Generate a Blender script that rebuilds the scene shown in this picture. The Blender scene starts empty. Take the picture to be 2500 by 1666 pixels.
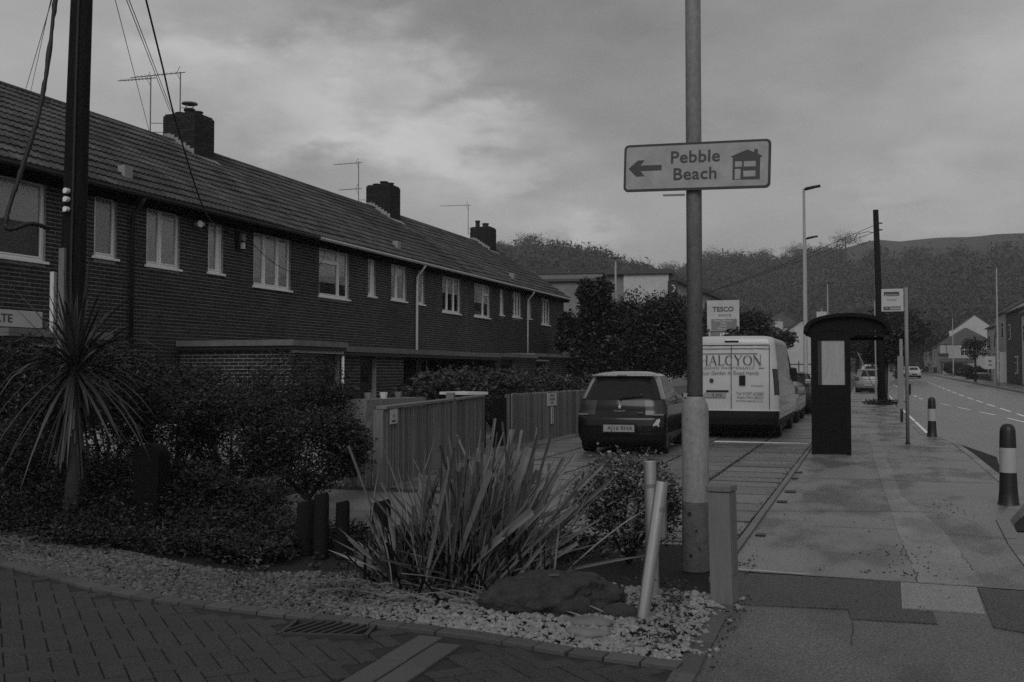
import bpy, bmesh, math, random
import numpy as np
from mathutils import Vector, Matrix, Euler
random.seed(7); rng = np.random.default_rng(7)
S = bpy.context.scene; C = S.collection
R = math.radians

# ------------------------------------------------------------ camera, sky, sun, exposure
cam = bpy.data.cameras.new('camera'); co = bpy.data.objects.new('camera', cam); C.objects.link(co)
cam.sensor_width = 36; cam.lens = 34.99; cam.clip_end = 6000; cam.clip_start = 0.05
YAW = math.atan(865/2430); PITCH = math.atan(75/2430)
co.location = (0, 0, 1.45); co.rotation_euler = (R(90)+PITCH, 0, YAW)
S.camera = co

SUN_EL, SUN_AZ = 36, 170          # soft light from behind the camera
W = bpy.data.worlds.new('World'); S.world = W; W.use_nodes = True
def build_world():
    nt = W.node_tree; N = nt.nodes; L = nt.links; N.clear()
    out = N.new('ShaderNodeOutputWorld'); bg = N.new('ShaderNodeBackground'); L.new(bg.outputs[0], out.inputs[0])
    bg.inputs['Strength'].default_value = 0.1
    sky = N.new('ShaderNodeTexSky'); sky.sky_type = 'NISHITA'; sky.sun_disc = False
    sky.sun_elevation = R(SUN_EL); sky.sun_rotation = R(SUN_AZ); sky.dust_density = 3
    bw = N.new('ShaderNodeRGBToBW'); L.new(sky.outputs[0], bw.inputs[0])
    tc = N.new('ShaderNodeTexCoord')
    def vm(op, a, b=None, sc=None):
        n = N.new('ShaderNodeVectorMath'); n.operation = op
        for i, v in enumerate((a, b)):
            if v is None: continue
            if isinstance(v, tuple): n.inputs[i].default_value = v
            else: L.new(v, n.inputs[i])
        if sc is not None: n.inputs['Scale'].default_value = sc
        return n
    def ma(op, a, b=0.0, clamp=False):
        n = N.new('ShaderNodeMath'); n.operation = op; n.use_clamp = clamp
        for i, v in enumerate((a, b)):
            if isinstance(v, (int, float)): n.inputs[i].default_value = v
            else: L.new(v, n.inputs[i])
        return n.outputs[0]
    d = tc.outputs['Generated']
    st = vm('MULTIPLY', d, (1, 1, 2.3)).outputs[0]
    def noise(vec, scale, det, rough=.55, out_='Fac', dist=0):
        n = N.new('ShaderNodeTexNoise'); L.new(vec, n.inputs['Vector'])
        n.inputs['Scale'].default_value = scale; n.inputs['Detail'].default_value = det; n.inputs['Roughness'].default_value = rough
        n.inputs['Distortion'].default_value = dist
        return n.outputs[out_]
    warp = noise(st, 5.0, 5, .6, 'Color')
    w2 = vm('SUBTRACT', warp, (.5, .5, .5)).outputs[0]
    w3 = vm('SCALE', w2, sc=.27).outputs[0]
    dw = vm('ADD', d, w3).outputs[0]
    n1 = noise(st, 2.1, 6, .5, dist=.3); n2 = noise(st, 6.5, 6, .55)
    base = ma('ADD', ma('MULTIPLY', n1, .22), ma('MULTIPLY', n2, .16))
    val = ma('ADD', base, .135)
    # clouds seen in the picture: (azimuth deg from +Y to the right, elevation, size, flatness, amount)
    blobs = [(-34.5, 15.5, .075, 1.4, .15), (-31, 12.6, .055, 1.3, .17), (-27.5, 12.8, .06, 1.8, .17), (-23.5, 12.4, .07, 2.0, .15), (-20.5, 13.5, .05, 1.5, .10), (-26.2, 17.0, .045, 1.4, .17),
             (-36.5, 17.2, .04, 1.4, .10), (9.5, 15.5, .09, 1.0, .14), (6, 9.8, .07, 2, .06), (-16.5, 7.4, .06, 3.0, .16), (-20, 9, .08, 2.0, .06), (1.6, 8.6, .05, 2, .10), (0.5, 13.5, .06, 2, .04),
             (-19.6, 11.2, .05, 1.6, -.11), (-31.2, 10.4, .055, 2.0, -.09), (-16, 20.5, .18, 2.2, -.09), (-3, 19.5, .22, 2.4, -.06), (-29, 20.5, .10, 2.0, -.05), (-33, 18.6, .05, 3.0, -.05), (-22, 15.3, .06, 3.0, -.07),
             (-48, 19, .20, 1.5, .07), (-12, 14, .14, 2.5, -.05), (3, 12.0, .12, 3.0, -.02), (-8, 10, .08, 2.5, .03)]
    for az, el, r, fl, am in blobs:
        c = (math.sin(R(az))*math.cos(R(el)), math.cos(R(az))*math.cos(R(el)), math.sin(R(el)))
        df = vm('SUBTRACT', dw, c).outputs[0]
        df = vm('MULTIPLY', df, (1, 1, fl)).outputs[0]
        ln = vm('LENGTH', df).outputs['Value']
        g = ma('EXPONENT', ma('MULTIPLY', ma('POWER', ma('DIVIDE', ln, r), 2), -1))
        val = ma('ADD', val, ma('MULTIPLY', g, am))
    val = ma('MAXIMUM', val, .1)
    nis = ma('MINIMUM', ma('MULTIPLY', bw.outputs[0], .08), .5)
    tot = ma('ADD', ma('MULTIPLY', val, 9.8), nis)
    cr = N.new('ShaderNodeCombineColor')
    for i in range(3): L.new(tot, cr.inputs[i])
    L.new(cr.outputs[0], bg.inputs['Color'])
build_world()
sl = bpy.data.lights.new('sun', 'SUN'); so = bpy.data.objects.new('sun', sl); C.objects.link(so)
sl.energy = 1.15; sl.angle = R(35); sl.color = (1, 1, 1)
sd = Vector((math.sin(R(SUN_AZ))*math.cos(R(SUN_EL)), math.cos(R(SUN_AZ))*math.cos(R(SUN_EL)), math.sin(R(SUN_EL))))
so.rotation_euler = sd.to_track_quat('Z', 'Y').to_euler()
S.view_settings.view_transform = 'Standard'; S.view_settings.look = 'None'
S.cycles.use_denoising = False; S.cycles.caustics_reflective = False; S.cycles.caustics_refractive = False; S.cycles.sample_clamp_indirect = 1.0; S.cycles.sample_clamp_direct = 4.0
S.view_settings.exposure = 0; S.view_settings.gamma = 1

# ------------------------------------------------------------ helpers
class MB:
    def __init__(s): s.v = []; s.f = []; s.m = []; s.t = []; s.cm = 0; s.ct = 0.0
    def add(s, vs, fs):
        o = len(s.v); s.v += [tuple(p) for p in vs]
        for f in fs: s.f.append(tuple(i+o for i in f)); s.m.append(s.cm); s.t.append(s.ct)
    def box(s, x0, x1, y0, y1, z0, z1, M=None):
        vs = [Vector((x, y, z)) for z in (z0, z1) for y in (y0, y1) for x in (x0, x1)]
        if M is not None: vs = [M @ p for p in vs]
        s.add(vs, [(0,2,3,1), (4,5,7,6), (0,1,5,4), (2,6,7,3), (0,4,6,2), (1,3,7,5)]); return s
    def tube(s, pts, r, n=8, cap=True):
        pts = [Vector(p) for p in pts]; k = len(pts); rs = r if isinstance(r, (list, tuple)) else [r]*k
        vs = []; a = None
        for i, p in enumerate(pts):
            d = (pts[min(i+1, k-1)] - pts[max(i-1, 0)]).normalized()
            if a is None: a = d.orthogonal().normalized()
            else:
                a = (a - d*a.dot(d)); a = a.normalized() if a.length > 1e-5 else d.orthogonal().normalized()
            b = d.cross(a)
            for j in range(n):
                t = 2*math.pi*j/n; vs.append(p + (a*math.cos(t) + b*math.sin(t))*rs[i])
        fs = [(i*n+j, i*n+(j+1) % n, (i+1)*n+(j+1) % n, (i+1)*n+j) for i in range(k-1) for j in range(n)]
        if cap: fs += [tuple(reversed(range(n))), tuple(range((k-1)*n, k*n))]
        s.add(vs, fs); return s
    def prism(s, poly, z0, z1, M=None):
        n = len(poly); vs = [Vector((x, y, z0)) for x, y in poly] + [Vector((x, y, z1)) for x, y in poly]
        if M is not None: vs = [M @ p for p in vs]
        s.add(vs, [tuple(reversed(range(n))), tuple(range(n, 2*n))] + [(i, (i+1) % n, n+(i+1) % n, n+i) for i in range(n)]); return s
    def quad(s, *p): s.add(p, [tuple(range(len(p)))]); return s
    def grid(s, rows, closed=False):
        nr, nc = len(rows), len(rows[0]); vs = [p for r in rows for p in r]
        s.add(vs, [(i*nc+j, i*nc+(j+1) % nc, (i+1)*nc+(j+1) % nc, (i+1)*nc+j) for i in range(nr-1) for j in range(nc if closed else nc-1)]); return s
    def build(s, name, mats, parent=None, smooth=False, loc=None, mesh_only=False):
        me = bpy.data.meshes.new(name); me.from_pydata(s.v, [], s.f)
        if not isinstance(mats, (list, tuple)): mats = [mats]
        for m in mats: me.materials.append(m)
        if len(mats) > 1: me.polygons.foreach_set('material_index', s.m)
        if any(s.t):
            a = me.attributes.new('tint', 'FLOAT', 'FACE'); a.data.foreach_set('value', s.t)
        if smooth: me.polygons.foreach_set('use_smooth', [True]*len(s.f))
        me.update()
        if mesh_only: return me
        return obj(name, me, parent, loc)
def obj(name, me, parent=None, loc=None):
    o = bpy.data.objects.new(name, me); C.objects.link(o)
    if parent is not None: o.parent = parent
    if loc is not None: o.location = loc
    return o
def autosmooth(o, ang=40):
    me = o.data
    me.polygons.foreach_set('use_smooth', [True]*len(me.polygons))
    bm = bmesh.new(); bm.from_mesh(me)
    for e in bm.edges:
        if len(e.link_faces) == 2 and e.calc_face_angle(0) > R(ang): e.smooth = False
    bm.to_mesh(me); bm.free(); return o
def bevel(o, w, seg=2):
    m = o.modifiers.new('bevel', 'BEVEL'); m.width = w; m.segments = seg; m.limit_method = 'ANGLE'; m.angle_limit = R(35); return o
def tag(o, label, cat, group=None):
    o['label'] = label; o['category'] = cat
    if group: o['group'] = group
    return o
def thing(name, label, cat, loc=(0, 0, 0), rz=0, group=None):
    o = bpy.data.objects.new(name, None); C.objects.link(o); o.location = loc; o.rotation_euler = (0, 0, rz)
    o.empty_display_size = .1
    return tag(o, label, cat, group)
def struct(o): o['kind'] = 'structure'; return o
def stuff(o): o['kind'] = 'stuff'; return o
def copy_tree(o, parent=None):
    c = o.copy(); C.objects.link(c); c.parent = parent
    for ch in list(o.children): copy_tree(ch, c)
    return c

# ------------------------------------------------------------ materials (everything is a neutral grey: the photograph is black and white)
def mat(name, v, rough=.8, scale=8, amp=.35, rand=0.0, bump=0.0, bscale=None, spec=.4, metal=0, tint=0.0, coat=0, rvar=0.0, stretch=None, scale2=None, amp2=0.0, trans=0, grit=0.0, wet=0.0):
    m = bpy.data.materials.new(name); m.use_nodes = True; nt = m.node_tree; N = nt.nodes; L = nt.links
    b = N['Principled BSDF']; b.inputs['Roughness'].default_value = rough; b.inputs['Specular IOR Level'].default_value = spec
    b.inputs['Metallic'].default_value = metal; b.inputs['Coat Weight'].default_value = coat; b.inputs['Coat Roughness'].default_value = .03
    tc = N.new('ShaderNodeTexCoord'); geo = N.new('ShaderNodeNewGeometry'); vec = geo.outputs['Position']
    if stretch:
        mp = N.new('ShaderNodeMapping'); mp.inputs['Scale'].default_value = stretch; L.new(vec, mp.inputs[0]); vec = mp.outputs[0]
    def noise(sc, det=6):
        n = N.new('ShaderNodeTexNoise'); n.inputs['Scale'].default_value = sc; n.inputs['Detail'].default_value = det; n.inputs['Roughness'].default_value = .65
        L.new(vec, n.inputs['Vector']); return n.outputs['Fac']
    def ma(op, a, b_, c=None):
        n = N.new('ShaderNodeMath'); n.operation = op
        for i, q in enumerate((a, b_, c)):
            if q is None: continue
            if isinstance(q, (int, float)): n.inputs[i].default_value = q
            else: L.new(q, n.inputs[i])
        return n.outputs[0]
    nf = noise(scale)
    f = ma('MULTIPLY_ADD', ma('SUBTRACT', nf, .5), amp*2.6, 1.0)
    if amp2:
        f = ma('MULTIPLY', f, ma('MULTIPLY_ADD', ma('SUBTRACT', noise(scale2, 3), .5), amp2*2.6, 1.0))
    if grit:
        f = ma('MULTIPLY', f, ma('MULTIPLY_ADD', ma('SUBTRACT', noise(110, 2), .5), grit*4, 1.0))
    if rand:
        oi = N.new('ShaderNodeObjectInfo'); f = ma('MULTIPLY', f, ma('MULTIPLY_ADD', ma('SUBTRACT', oi.outputs['Random'], .5), rand*2, 1.0))
    if tint:
        at = N.new('ShaderNodeAttribute'); at.attribute_name = 'tint'; f = ma('MULTIPLY', f, ma('MULTIPLY_ADD', at.outputs['Fac'], tint, 1.0))
    if wet:
        mp2 = N.new('ShaderNodeMapping'); mp2.inputs['Scale'].default_value = (1, .45, 1); L.new(geo.outputs['Position'], mp2.inputs[0])
        wn = N.new('ShaderNodeTexNoise'); wn.inputs['Scale'].default_value = 1.25; wn.inputs['Detail'].default_value = 7; wn.inputs['Roughness'].default_value = .6; L.new(mp2.outputs[0], wn.inputs['Vector'])
        wm = N.new('ShaderNodeMapRange'); wm.inputs['From Min'].default_value = .43; wm.inputs['From Max'].default_value = .58; L.new(wn.outputs['Fac'], wm.inputs['Value']); wmo = wm.outputs[0]
        f = ma('MULTIPLY', f, ma('MULTIPLY_ADD', wmo, -.28, 1.08))
        L.new(ma('MULTIPLY_ADD', wmo, -wet, rough+.1), b.inputs['Roughness'])
    f = ma('MAXIMUM', ma('MULTIPLY', f, v), .004)
    cc = N.new('ShaderNodeCombineColor')
    for i in range(3): L.new(f, cc.inputs[i])
    L.new(cc.outputs[0], b.inputs['Base Color'])
    if rvar and not wet:
        L.new(ma('MULTIPLY_ADD', ma('SUBTRACT', noise(scale*.35 if not scale2 else scale2, 3), .5), rvar*2.5, rough), b.inputs['Roughness'])
    if bump:
        bn = N.new('ShaderNodeBump'); bn.inputs['Strength'].default_value = min(1, bump); bn.inputs['Distance'].default_value = .02*max(1, bump)
        L.new(noise(bscale or scale*3), bn.inputs['Height']); L.new(bn.outputs[0], b.inputs['Normal'])
    if trans: b.inputs['Transmission Weight'].default_value = trans
    return m
M = {}
M['brick'] = mat('brick', .016, .85, 30, .35, rand=.5, tint=1.0, bump=.4, bscale=90, scale2=.55, amp2=.6)
M['mortar'] = mat('mortar', .21, .9, 14, .7, bump=.3, scale2=.6, amp2=.7)
M['tile'] = mat('roof_tile', .052, .75, 14, .7, rand=.4, tint=.8, bump=.3, bscale=60, scale2=.8, amp2=.55)
M['white'] = mat('white_upvc', .72, .45, 3, .06)
M['white_old'] = mat('weathered_white_paint', .55, .6, 6, .2)
M['curtain'] = mat('net_curtain', .85, .9, 2, .1, stretch=(1, 12, 1))
M['blind'] = mat('dark_curtain', .6, .9, 2, .2, stretch=(1, 12, 1))
M['lead'] = mat('lead_flashing', .24, .7, 9, .3)
M['gutter_black'] = mat('black_gutter', .02, .5, 4, .1)
M['slabedge'] = mat('concrete_roof_edge', .13, .85, 5, .4, bump=.3, scale2=1.4, amp2=.4)
M['asphalt'] = mat('pavement_asphalt', .17, .31, 50, .6, bump=.5, bscale=160, rvar=.4, spec=.5, scale2=.9, amp2=.16, grit=0.8, wet=0.33)
M['asphalt_dark'] = mat('newer_dark_asphalt', .055, .5, 55, .95, bump=.7, bscale=170, rvar=.1, scale2=1.5, amp2=.15, grit=1.1, wet=0.2)
M['asphalt_mid'] = mat('patched_asphalt', .105, .40, 50, .7, bump=.6, bscale=160, rvar=.3, scale2=1.2, amp2=.18, grit=1.0, wet=0.28)
M['asphalt_pale'] = mat('pale_worn_trench_patch', .21, .36, 50, .55, bump=.4, bscale=160, rvar=.12, scale2=1.3, amp2=.2, grit=0.7, wet=0.28)
M['concrete_pale'] = mat('pale_concrete_patch', .21, .5, 60, .55, bump=.4, bscale=150, rvar=.1, grit=0.6)
M['road'] = mat('wet_road_asphalt', .16, .36, 30, .5, bump=.3, bscale=120, rvar=.15, scale2=.3, amp2=.18, grit=0.5, wet=0.2)
M['paint'] = mat('road_paint', .7, .6, 9, .3)
M['kerb'] = mat('kerb_stone', .19, .6, 14, .3, rand=.2, bump=.3, bscale=60)
M['edging'] = mat('concrete_edging', .15, .7, 14, .3, rand=.2, bump=.3, bscale=60)
M['puddle'] = mat('puddle_painted_sheen', .22, .12, 3, .1, spec=.6)  # pale base colour stands in for the sky's sheen on the water
M['paver'] = mat('block_paver', .036, .7, 60, .8, rand=.12, tint=.25, bump=.5, bscale=130, scale2=1.0, amp2=.25, grit=0.8)
M['paver_pale'] = mat('pale_block', .07, .7, 60, .25, rand=.25, bump=.4, bscale=130)
M['joint'] = mat('dark_joint_sand', .018, .9, 30, .3)
M['slab'] = mat('concrete_slab', .12, .45, 25, .5, rand=.25, bump=.3, bscale=70, rvar=.12, scale2=1, amp2=.2, wet=0.3)
M['soil'] = mat('dark_wet_soil', .008, .85, 14, .5, bump=.8, bscale=40)
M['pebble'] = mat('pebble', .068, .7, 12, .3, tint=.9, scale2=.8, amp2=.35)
M['steel'] = mat('galvanised_steel', .5, .33, 9, .15, metal=.8, stretch=(1, 1, .25))
M['pole_paint'] = mat('grey_column_paint', .19, .6, 40, .45, bump=.2, bscale=70, stretch=(1, 1, .6), scale2=2, amp2=.2)
M['pole_base'] = mat('rusty_column_base', .09, .85, 18, .5, bump=.6, bscale=40)
M['sign_back'] = mat('sign_border_ink', .035, .6, 20, .25)
M['sign_face'] = mat('weathered_sign_face', .29, .5, 40, .14, scale2=7, amp2=.3)
M['sign_ink'] = mat('faded_sign_ink', .05, .6, 30, .25)
M['post_wood'] = mat('grey_timber', .14, .85, 26, .25, bump=.3, stretch=(1, 1, .12), rand=.15)
M['dark_wood'] = mat('dark_creosoted_timber', .009, .8, 14, .5, spec=.1, bump=.5, stretch=(1, 1, .15), rand=.2)
M['fence'] = mat('fence_board', .12, .85, 22, .4, bump=.4, stretch=(1, 1, .12), rand=.35)
M['utility'] = mat('utility_pole_wood', .011, .85, 24, .7, spec=.12, bump=.5, stretch=(1, 1, .1))
M['cable'] = mat('black_cable', .015, .6, 5, .1)
M['alu'] = mat('dull_aluminium', .16, .55, 12, .3, metal=.2)
M['iron'] = mat('cast_iron', .03, .6, 20, .3)
M['ornament'] = mat('dull_black_casing', .006, .8, 12, .4, spec=.08)
M['rock'] = mat('boulder', .045, .9, 14, .7, bump=3, bscale=22, scale2=3, amp2=.35)
M['leaf'] = mat('dark_leaf', .018, .5, 3, .4, tint=1.2, spec=.35)
M['leaf_var'] = mat('variegated_leaf', .05, .45, 3, .3, tint=2.2, spec=.4)
M['leaf_hedge'] = mat('hedge_leaf', .011, .5, 3, .5, tint=1.5, spec=.3)
M['flax'] = mat('flax_leaf', .10, .5, 6, .5, rand=.6, tint=.7, spec=.4, stretch=(1, 1, 1))
M['palm'] = mat('cordyline_leaf', .04, .5, 6, .3, rand=.6, spec=.4)
M['twig'] = mat('bark', .03, .9, 12, .4, bump=.5)
M['wood_hill'] = mat('wooded_hillside', .043, .95, .12, .3, tint=.35, scale2=.012, amp2=.6)
M['hill'] = mat('hill_ground', .045, .95, .12, .4, scale2=.012, amp2=.6)
M['grass'] = mat('rough_grass', .03, .9, 3, .5, bump=.5)
M['ground'] = mat('ground', .06, .8, 2, .4, bump=.3)
M['render_w'] = mat('white_render', .42, .85, 3, .2, scale2=.4, amp2=.15)
M['render_p'] = mat('pale_render', .33, .85, 3, .2, scale2=.4, amp2=.15)
M['render_g'] = mat('grey_render', .17, .85, 3, .25, scale2=.4, amp2=.2)
M['render_d'] = mat('dark_brick_far', .05, .85, 8, .4, scale2=.8, amp2=.3)
M['slate'] = mat('slate_roof', .055, .7, 5, .35, tint=.6, stretch=(1, 1, 3))
M['black'] = mat('black_paint', .012, .45, 6, .2)
M['shelter'] = mat('shelter_black_metal', .005, .5, 8, .3, spec=.12)
M['frost'] = mat('dirty_polycarbonate', .30, .4, 4, .2, stretch=(6, 1, 1), scale2=3, amp2=.2)
M['bollard_w'] = mat('reflective_white_band', .34, .5, 14, .12)
M['plate'] = mat('number_plate', .26, .5, 20, .1)
M['paint_dark'] = mat('dark_car_paint', .008, .3, 4, .1, coat=.3, spec=.18)
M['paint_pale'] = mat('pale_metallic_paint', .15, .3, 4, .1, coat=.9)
M['paint_white'] = mat('white_van_paint', .45, .4, 3, .06, coat=.4, scale2=1.3, amp2=.08)
M['paint_silver'] = mat('silver_car_paint', .2, .35, 3, .1, coat=.6)
M['paint_grey'] = mat('grey_car_paint', .14, .35, 3, .1, coat=.6)
M['carglass'] = mat('car_glass', .015, .12, 2, .1, spec=.22)
M['tyre'] = mat('tyre_rubber', .012, .8, 20, .2)
M['rim'] = mat('wheel_rim', .25, .4, 8, .2, metal=.6)
M['plastic'] = mat('black_plastic_trim', .01, .6, 20, .2, spec=.2)
M['lamp_red'] = mat('tail_lamp_lens', .03, .3, 10, .2, coat=.2)
M['lamp_clear'] = mat('clear_lamp_lens', .2, .4, 20, .2, coat=.2)
M['ink'] = mat('dark_lettering', .05, .6, 10, .05)
M['ink_soft'] = mat('faded_lettering', .13, .6, 10, .05)
M['chrome'] = mat('chrome', .5, .25, 10, .1, metal=.7)
M['paper'] = mat('white_notice', .42, .7, 10, .08)
def glass_mat():
    m = bpy.data.materials.new('window_glass'); m.use_nodes = True; N = m.node_tree.nodes; L = m.node_tree.links
    N.remove(N['Principled BSDF']); o = N['Material Output']
    t = N.new('ShaderNodeBsdfTransparent'); t.inputs[0].default_value = (.95, .95, .95, 1); g = N.new('ShaderNodeBsdfGlossy'); g.inputs['Roughness'].default_value = .02
    f = N.new('ShaderNodeFresnel'); f.inputs[0].default_value = 1.6; mx = N.new('ShaderNodeMixShader')
    L.new(f.outputs[0], mx.inputs[0]); L.new(t.outputs[0], mx.inputs[1]); L.new(g.outputs[0], mx.inputs[2]); L.new(mx.outputs[0], o.inputs[0])
    return m
M['glass'] = glass_mat()

def text(name, s, size, Mx, m, parent=None, sx=1.0, depth=.001, align='CENTER', spacing=1.0, bold=0.0):
    cu = bpy.data.curves.new(name, 'FONT'); cu.body = s; cu.size = size; cu.align_x = align; cu.align_y = 'CENTER'; cu.extrude = depth; cu.offset = bold; cu.space_character = spacing
    cu.resolution_u = 3
    t = bpy.data.objects.new(name, cu); C.objects.link(t)
    me = bpy.data.meshes.new_from_object(t, depsgraph=bpy.context.evaluated_depsgraph_get())
    bpy.data.objects.remove(t); bpy.data.curves.remove(cu)
    me.name = name; me.transform(Mx @ Matrix.Diagonal((sx, 1, 1, 1))); me.materials.clear(); me.materials.append(m)
    return obj(name, me, parent)
def face_toward_cam_street(x, y, z, rz=0):      # text plane standing upright, its front towards -Y (turned by rz)
    return Matrix.Translation((x, y, z)) @ Matrix.Rotation(rz, 4, 'Z') @ Matrix.Rotation(R(90), 4, 'X')

def zg(y): return max(0, y-62)*.0085 if y < 260 else (198*.0085)

# ------------------------------------------------------------ ground, road, pavement
def build_ground():
    mb = MB(); ys = [-60, 0, 30, 62, 90, 120, 160, 260, 600, 3000]
    xs = [-1500, -300, -60, -1.05, 1.6, 9.8, 60, 300, 1500]
    rows = [[(x, y, (zg(y) - (.16 if 1.6 <= x <= 9.8 or x == -1.05 else .06))) for x in xs] for y in ys]
    mb.grid(rows); struct(mb.build('ground', M['ground']))
    # kerb line of the near pavement, from far to near
    kl = [(1.2, 140), (1.15, 90), (1.1, 60), (1.13, 43.5), (1.22, 33), (1.27, 25.3), (1.63, 24), (1.74, 22.2), (1.77, 19), (1.76, 15.5), (1.74, 12.9), (1.5, 11.7), (1.3, 10.8), (1.23, 9.33), (1.2, 7), (1.2, 4), (1.2, -3)]
    def kx(y):
        for (x0, y0), (x1, y1) in zip(kl, kl[1:]):
            if y1 <= y <= y0: return x1 + (x0-x1)*(y-y1)/(y0-y1)
        return 1.2
    ys = sorted(set([y for _, y in kl] + list(np.arange(-3, 60, 2.0)) + [7.43]))
    # road
    yr = [-20, -3, 5, 10, 15, 20, 25, 30, 40, 50, 62, 75, 90, 110, 140, 180, 230]
    mb = MB(); mb.grid([[(kx(y)-.02 if y <= 140 else 1.2, y, zg(y)-.10), (4.5, y, zg(y)-.07), (9.85, y, zg(y)-.10)] for y in yr]); struct(mb.build('road', M['road']))
    # pavement
    mb = MB(); mb.grid([[(-.98, y, zg(y)-.002), (.3, y, zg(y)), (kx(y)-.125, y, zg(y)-.004)] for y in ys if y > 7.42] + [[(-.98, 90, zg(90)), (.3, 90, zg(90)), (1.03, 90, zg(90))], [(-.98, 140, zg(140)), (.3, 140, zg(140)), (1.07, 140, zg(140))]])
    pv = struct(mb.build('pavement', M['asphalt']))
    mb = MB(); mb.quad((-.86, -1, 0), (1.07, -1, 0), (1.07, 7.40, -.003), (-.92, 7.40, -.003)); mb.build('near_pavement_surface', M['asphalt_mid'], pv)
    mb = MB(); mb.quad((-.98, 7.395, -.02), (1.12, 7.40, -.02), (1.12, 7.43, -.02), (-.98, 7.43, -.02)); mb.build('joint_line', M['joint'], pv)
    def patch(name, pts, m, z):
        mb = MB(); mb.prism(pts, -.03, z); return mb.build(name, m, pv)
    patch('dark_patch', [(-.90, 7.36), (-.79, 6.36), (-.12, 6.45), (-.1, 6.21), (.37, 6.25), (.36, 6.57), (.185, 6.575), (.20, 7.40)][::-1], M['asphalt_dark'], .004)
    patch('pale_patch', [(.205, 7.39), (.19, 6.6), (.655, 6.61), (.68, 7.385)], M['concrete_pale'], .005)
    patch('dark_patch', [(.69, 7.385), (.665, 6.28), (.82, 6.2), (1.07, 6.2), (1.07, 7.34)], M['asphalt_dark'], .004)
    patch('pale_trench', [(.32, 7.45), (.25, 9.80), (.20, 12.5), (.1, 18), (.02, 26), (.22, 26), (.30, 18), (.37, 12.6), (.66, 9.72), (.74, 7.45)], M['asphalt_pale'], .003)
    # joints cut across the pavement and along the trench
    mb = MB()
    def cut(pts, w=.012):
        for (x0, y0), (x1, y1) in zip(pts, pts[1:]):
            d = Vector((x1-x0, y1-y0)).normalized(); n = Vector((-d.y, d.x))*w/2
            mb.quad((x0+n.x, y0+n.y, .0065), (x1+n.x, y1+n.y, .0065), (x1-n.x, y1-n.y, .0065), (x0-n.x, y0-n.y, .0065))
    def wig(x0, y0, x1, y1, n=12, a=.012):
        return [(x0+(x1-x0)*i/n + random.uniform(-a, a)*(0 < i < n), y0+(y1-y0)*i/n + random.uniform(-a, a)*(0 < i < n)) for i in range(n+1)]
    cut(wig(-.98, 10.69, .23, 11.1)); cut(wig(.23, 11.07, .62, 11.15)); cut(wig(-.48, 9.81, .25, 9.82), .008); cut(wig(.65, 9.72, 1.2, 9.61))
    cut(wig(-.09, 6.15, -.085, 5.6, 14, .006), .004); cut(wig(.27, 9.0, .31, 8.1), .004); cut(wig(.315, 7.9, .32, 7.45), .005); cut(wig(.69, 8.7, .72, 8.0), .004)
    for y in (14.2, 17.6, 20.5, 24.4, 29, 35, 43): cut(wig(-.9+random.random()*.4, y, kx(y)-.2, y+.15), .02)
    mb.build('crack', M['joint'], pv)
    # leaves and grit trodden on the pavement
    mb = MB()
    for cx, cy, sx, sy, n in ((.25, 8.5, .25, .5, 34), (.75, 11.6, .25, .5, 34), (-.86, 7.6, .08, .3, 26), (-.76, 5.8, .07, .8, 60), (.2, 7.7, .3, .12, 22), (0, 9, .6, 3, 20)):
        for _ in range(n):
            x = random.gauss(cx, sx*.6); y = random.gauss(cy, sy*.6)
            if not (-.93 < x < 1.0): continue
            r = random.uniform(.003, .010); a = random.random()*3.1; p = [(x+r*k*math.cos(a+t), y+r*k*math.sin(a+t)) for t, k in ((0, 1.4), (1.6, .7), (3.1, 1.3), (4.7, .6))]
            mb.prism(p, .002, .008)
    stuff(mb.build('leaf_litter', M['leaf'], pv))
    # pavement puddle, pale with painted sky sheen
    mb = MB(); mb.prism([(-.93, 7.45)]+[(x, 7.44+random.uniform(.012, .04)*(1-(x+.93)/1.0)+.03) for x in np.linspace(-.9, .0, 12)]+[(.05, 7.45)][::1], 0, .0048); mb.build('puddle', M['puddle'], pv)
    # kerb stones one by one
    kb = bpy.data.objects.new('kerb', None); C.objects.link(kb); struct(kb)
    acc = []; L = 0
    pts = kl[::-1]
    y = 5.0
    while y < 58:
        y2 = min([y+.9, 60] + [q for _, q in kl if q > y+.05]); x0, x1 = kx(y), kx(y2)
        d = Vector((x1-x0, y2-y-.012)); n = Vector((-d.y, d.x)).normalized()
        mbk = MB(); p = [Vector((x0, y)), Vector((x0, y))+d, Vector((x0, y))+d+n*.12, Vector((x0, y))+n*.12]
        mbk.prism([tuple(q) for q in p], -.14, .002+random.uniform(-.003, .004) + zg(y)); mbk.build('kerb_stone', M['kerb'], kb); y = y2
    mbk = MB()
    for y0, y1 in ((58, 90), (90, 140)): mbk.prism([(kx(y0)-.12, y0), (kx(y0), y0), (kx(y1), y1), (kx(y1)-.12, y1)], -.1+zg(y0), zg((y0+y1)/2)+.003)
    mbk.build('far_kerb_run', M['kerb'], kb)
    # far kerb and far pavement with verge
    kb2 = bpy.data.objects.new('kerb', None); C.objects.link(kb2); struct(kb2); mbk = MB()
    yy = [30, 62, 75, 90, 110, 140, 180, 230]
    for y0, y1 in zip(yy, yy[1:]): mbk.add([(9.85, y0, zg(y0)-.1), (9.85, y0, zg(y0)+.02), (9.98, y0, zg(y0)+.02), (9.85, y1, zg(y1)-.1), (9.85, y1, zg(y1)+.02), (9.98, y1, zg(y1)+.02)], [(0, 1, 4, 3), (1, 2, 5, 4)])
    mbk.build('far_kerb_run', M['kerb'], kb2)
    mb = MB(); mb.grid([[(9.98, y, zg(y)+.015), (12.4, y, zg(y)+.02)] for y in yy]); struct(mb.build('far_pavement', M['asphalt_mid']))
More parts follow.
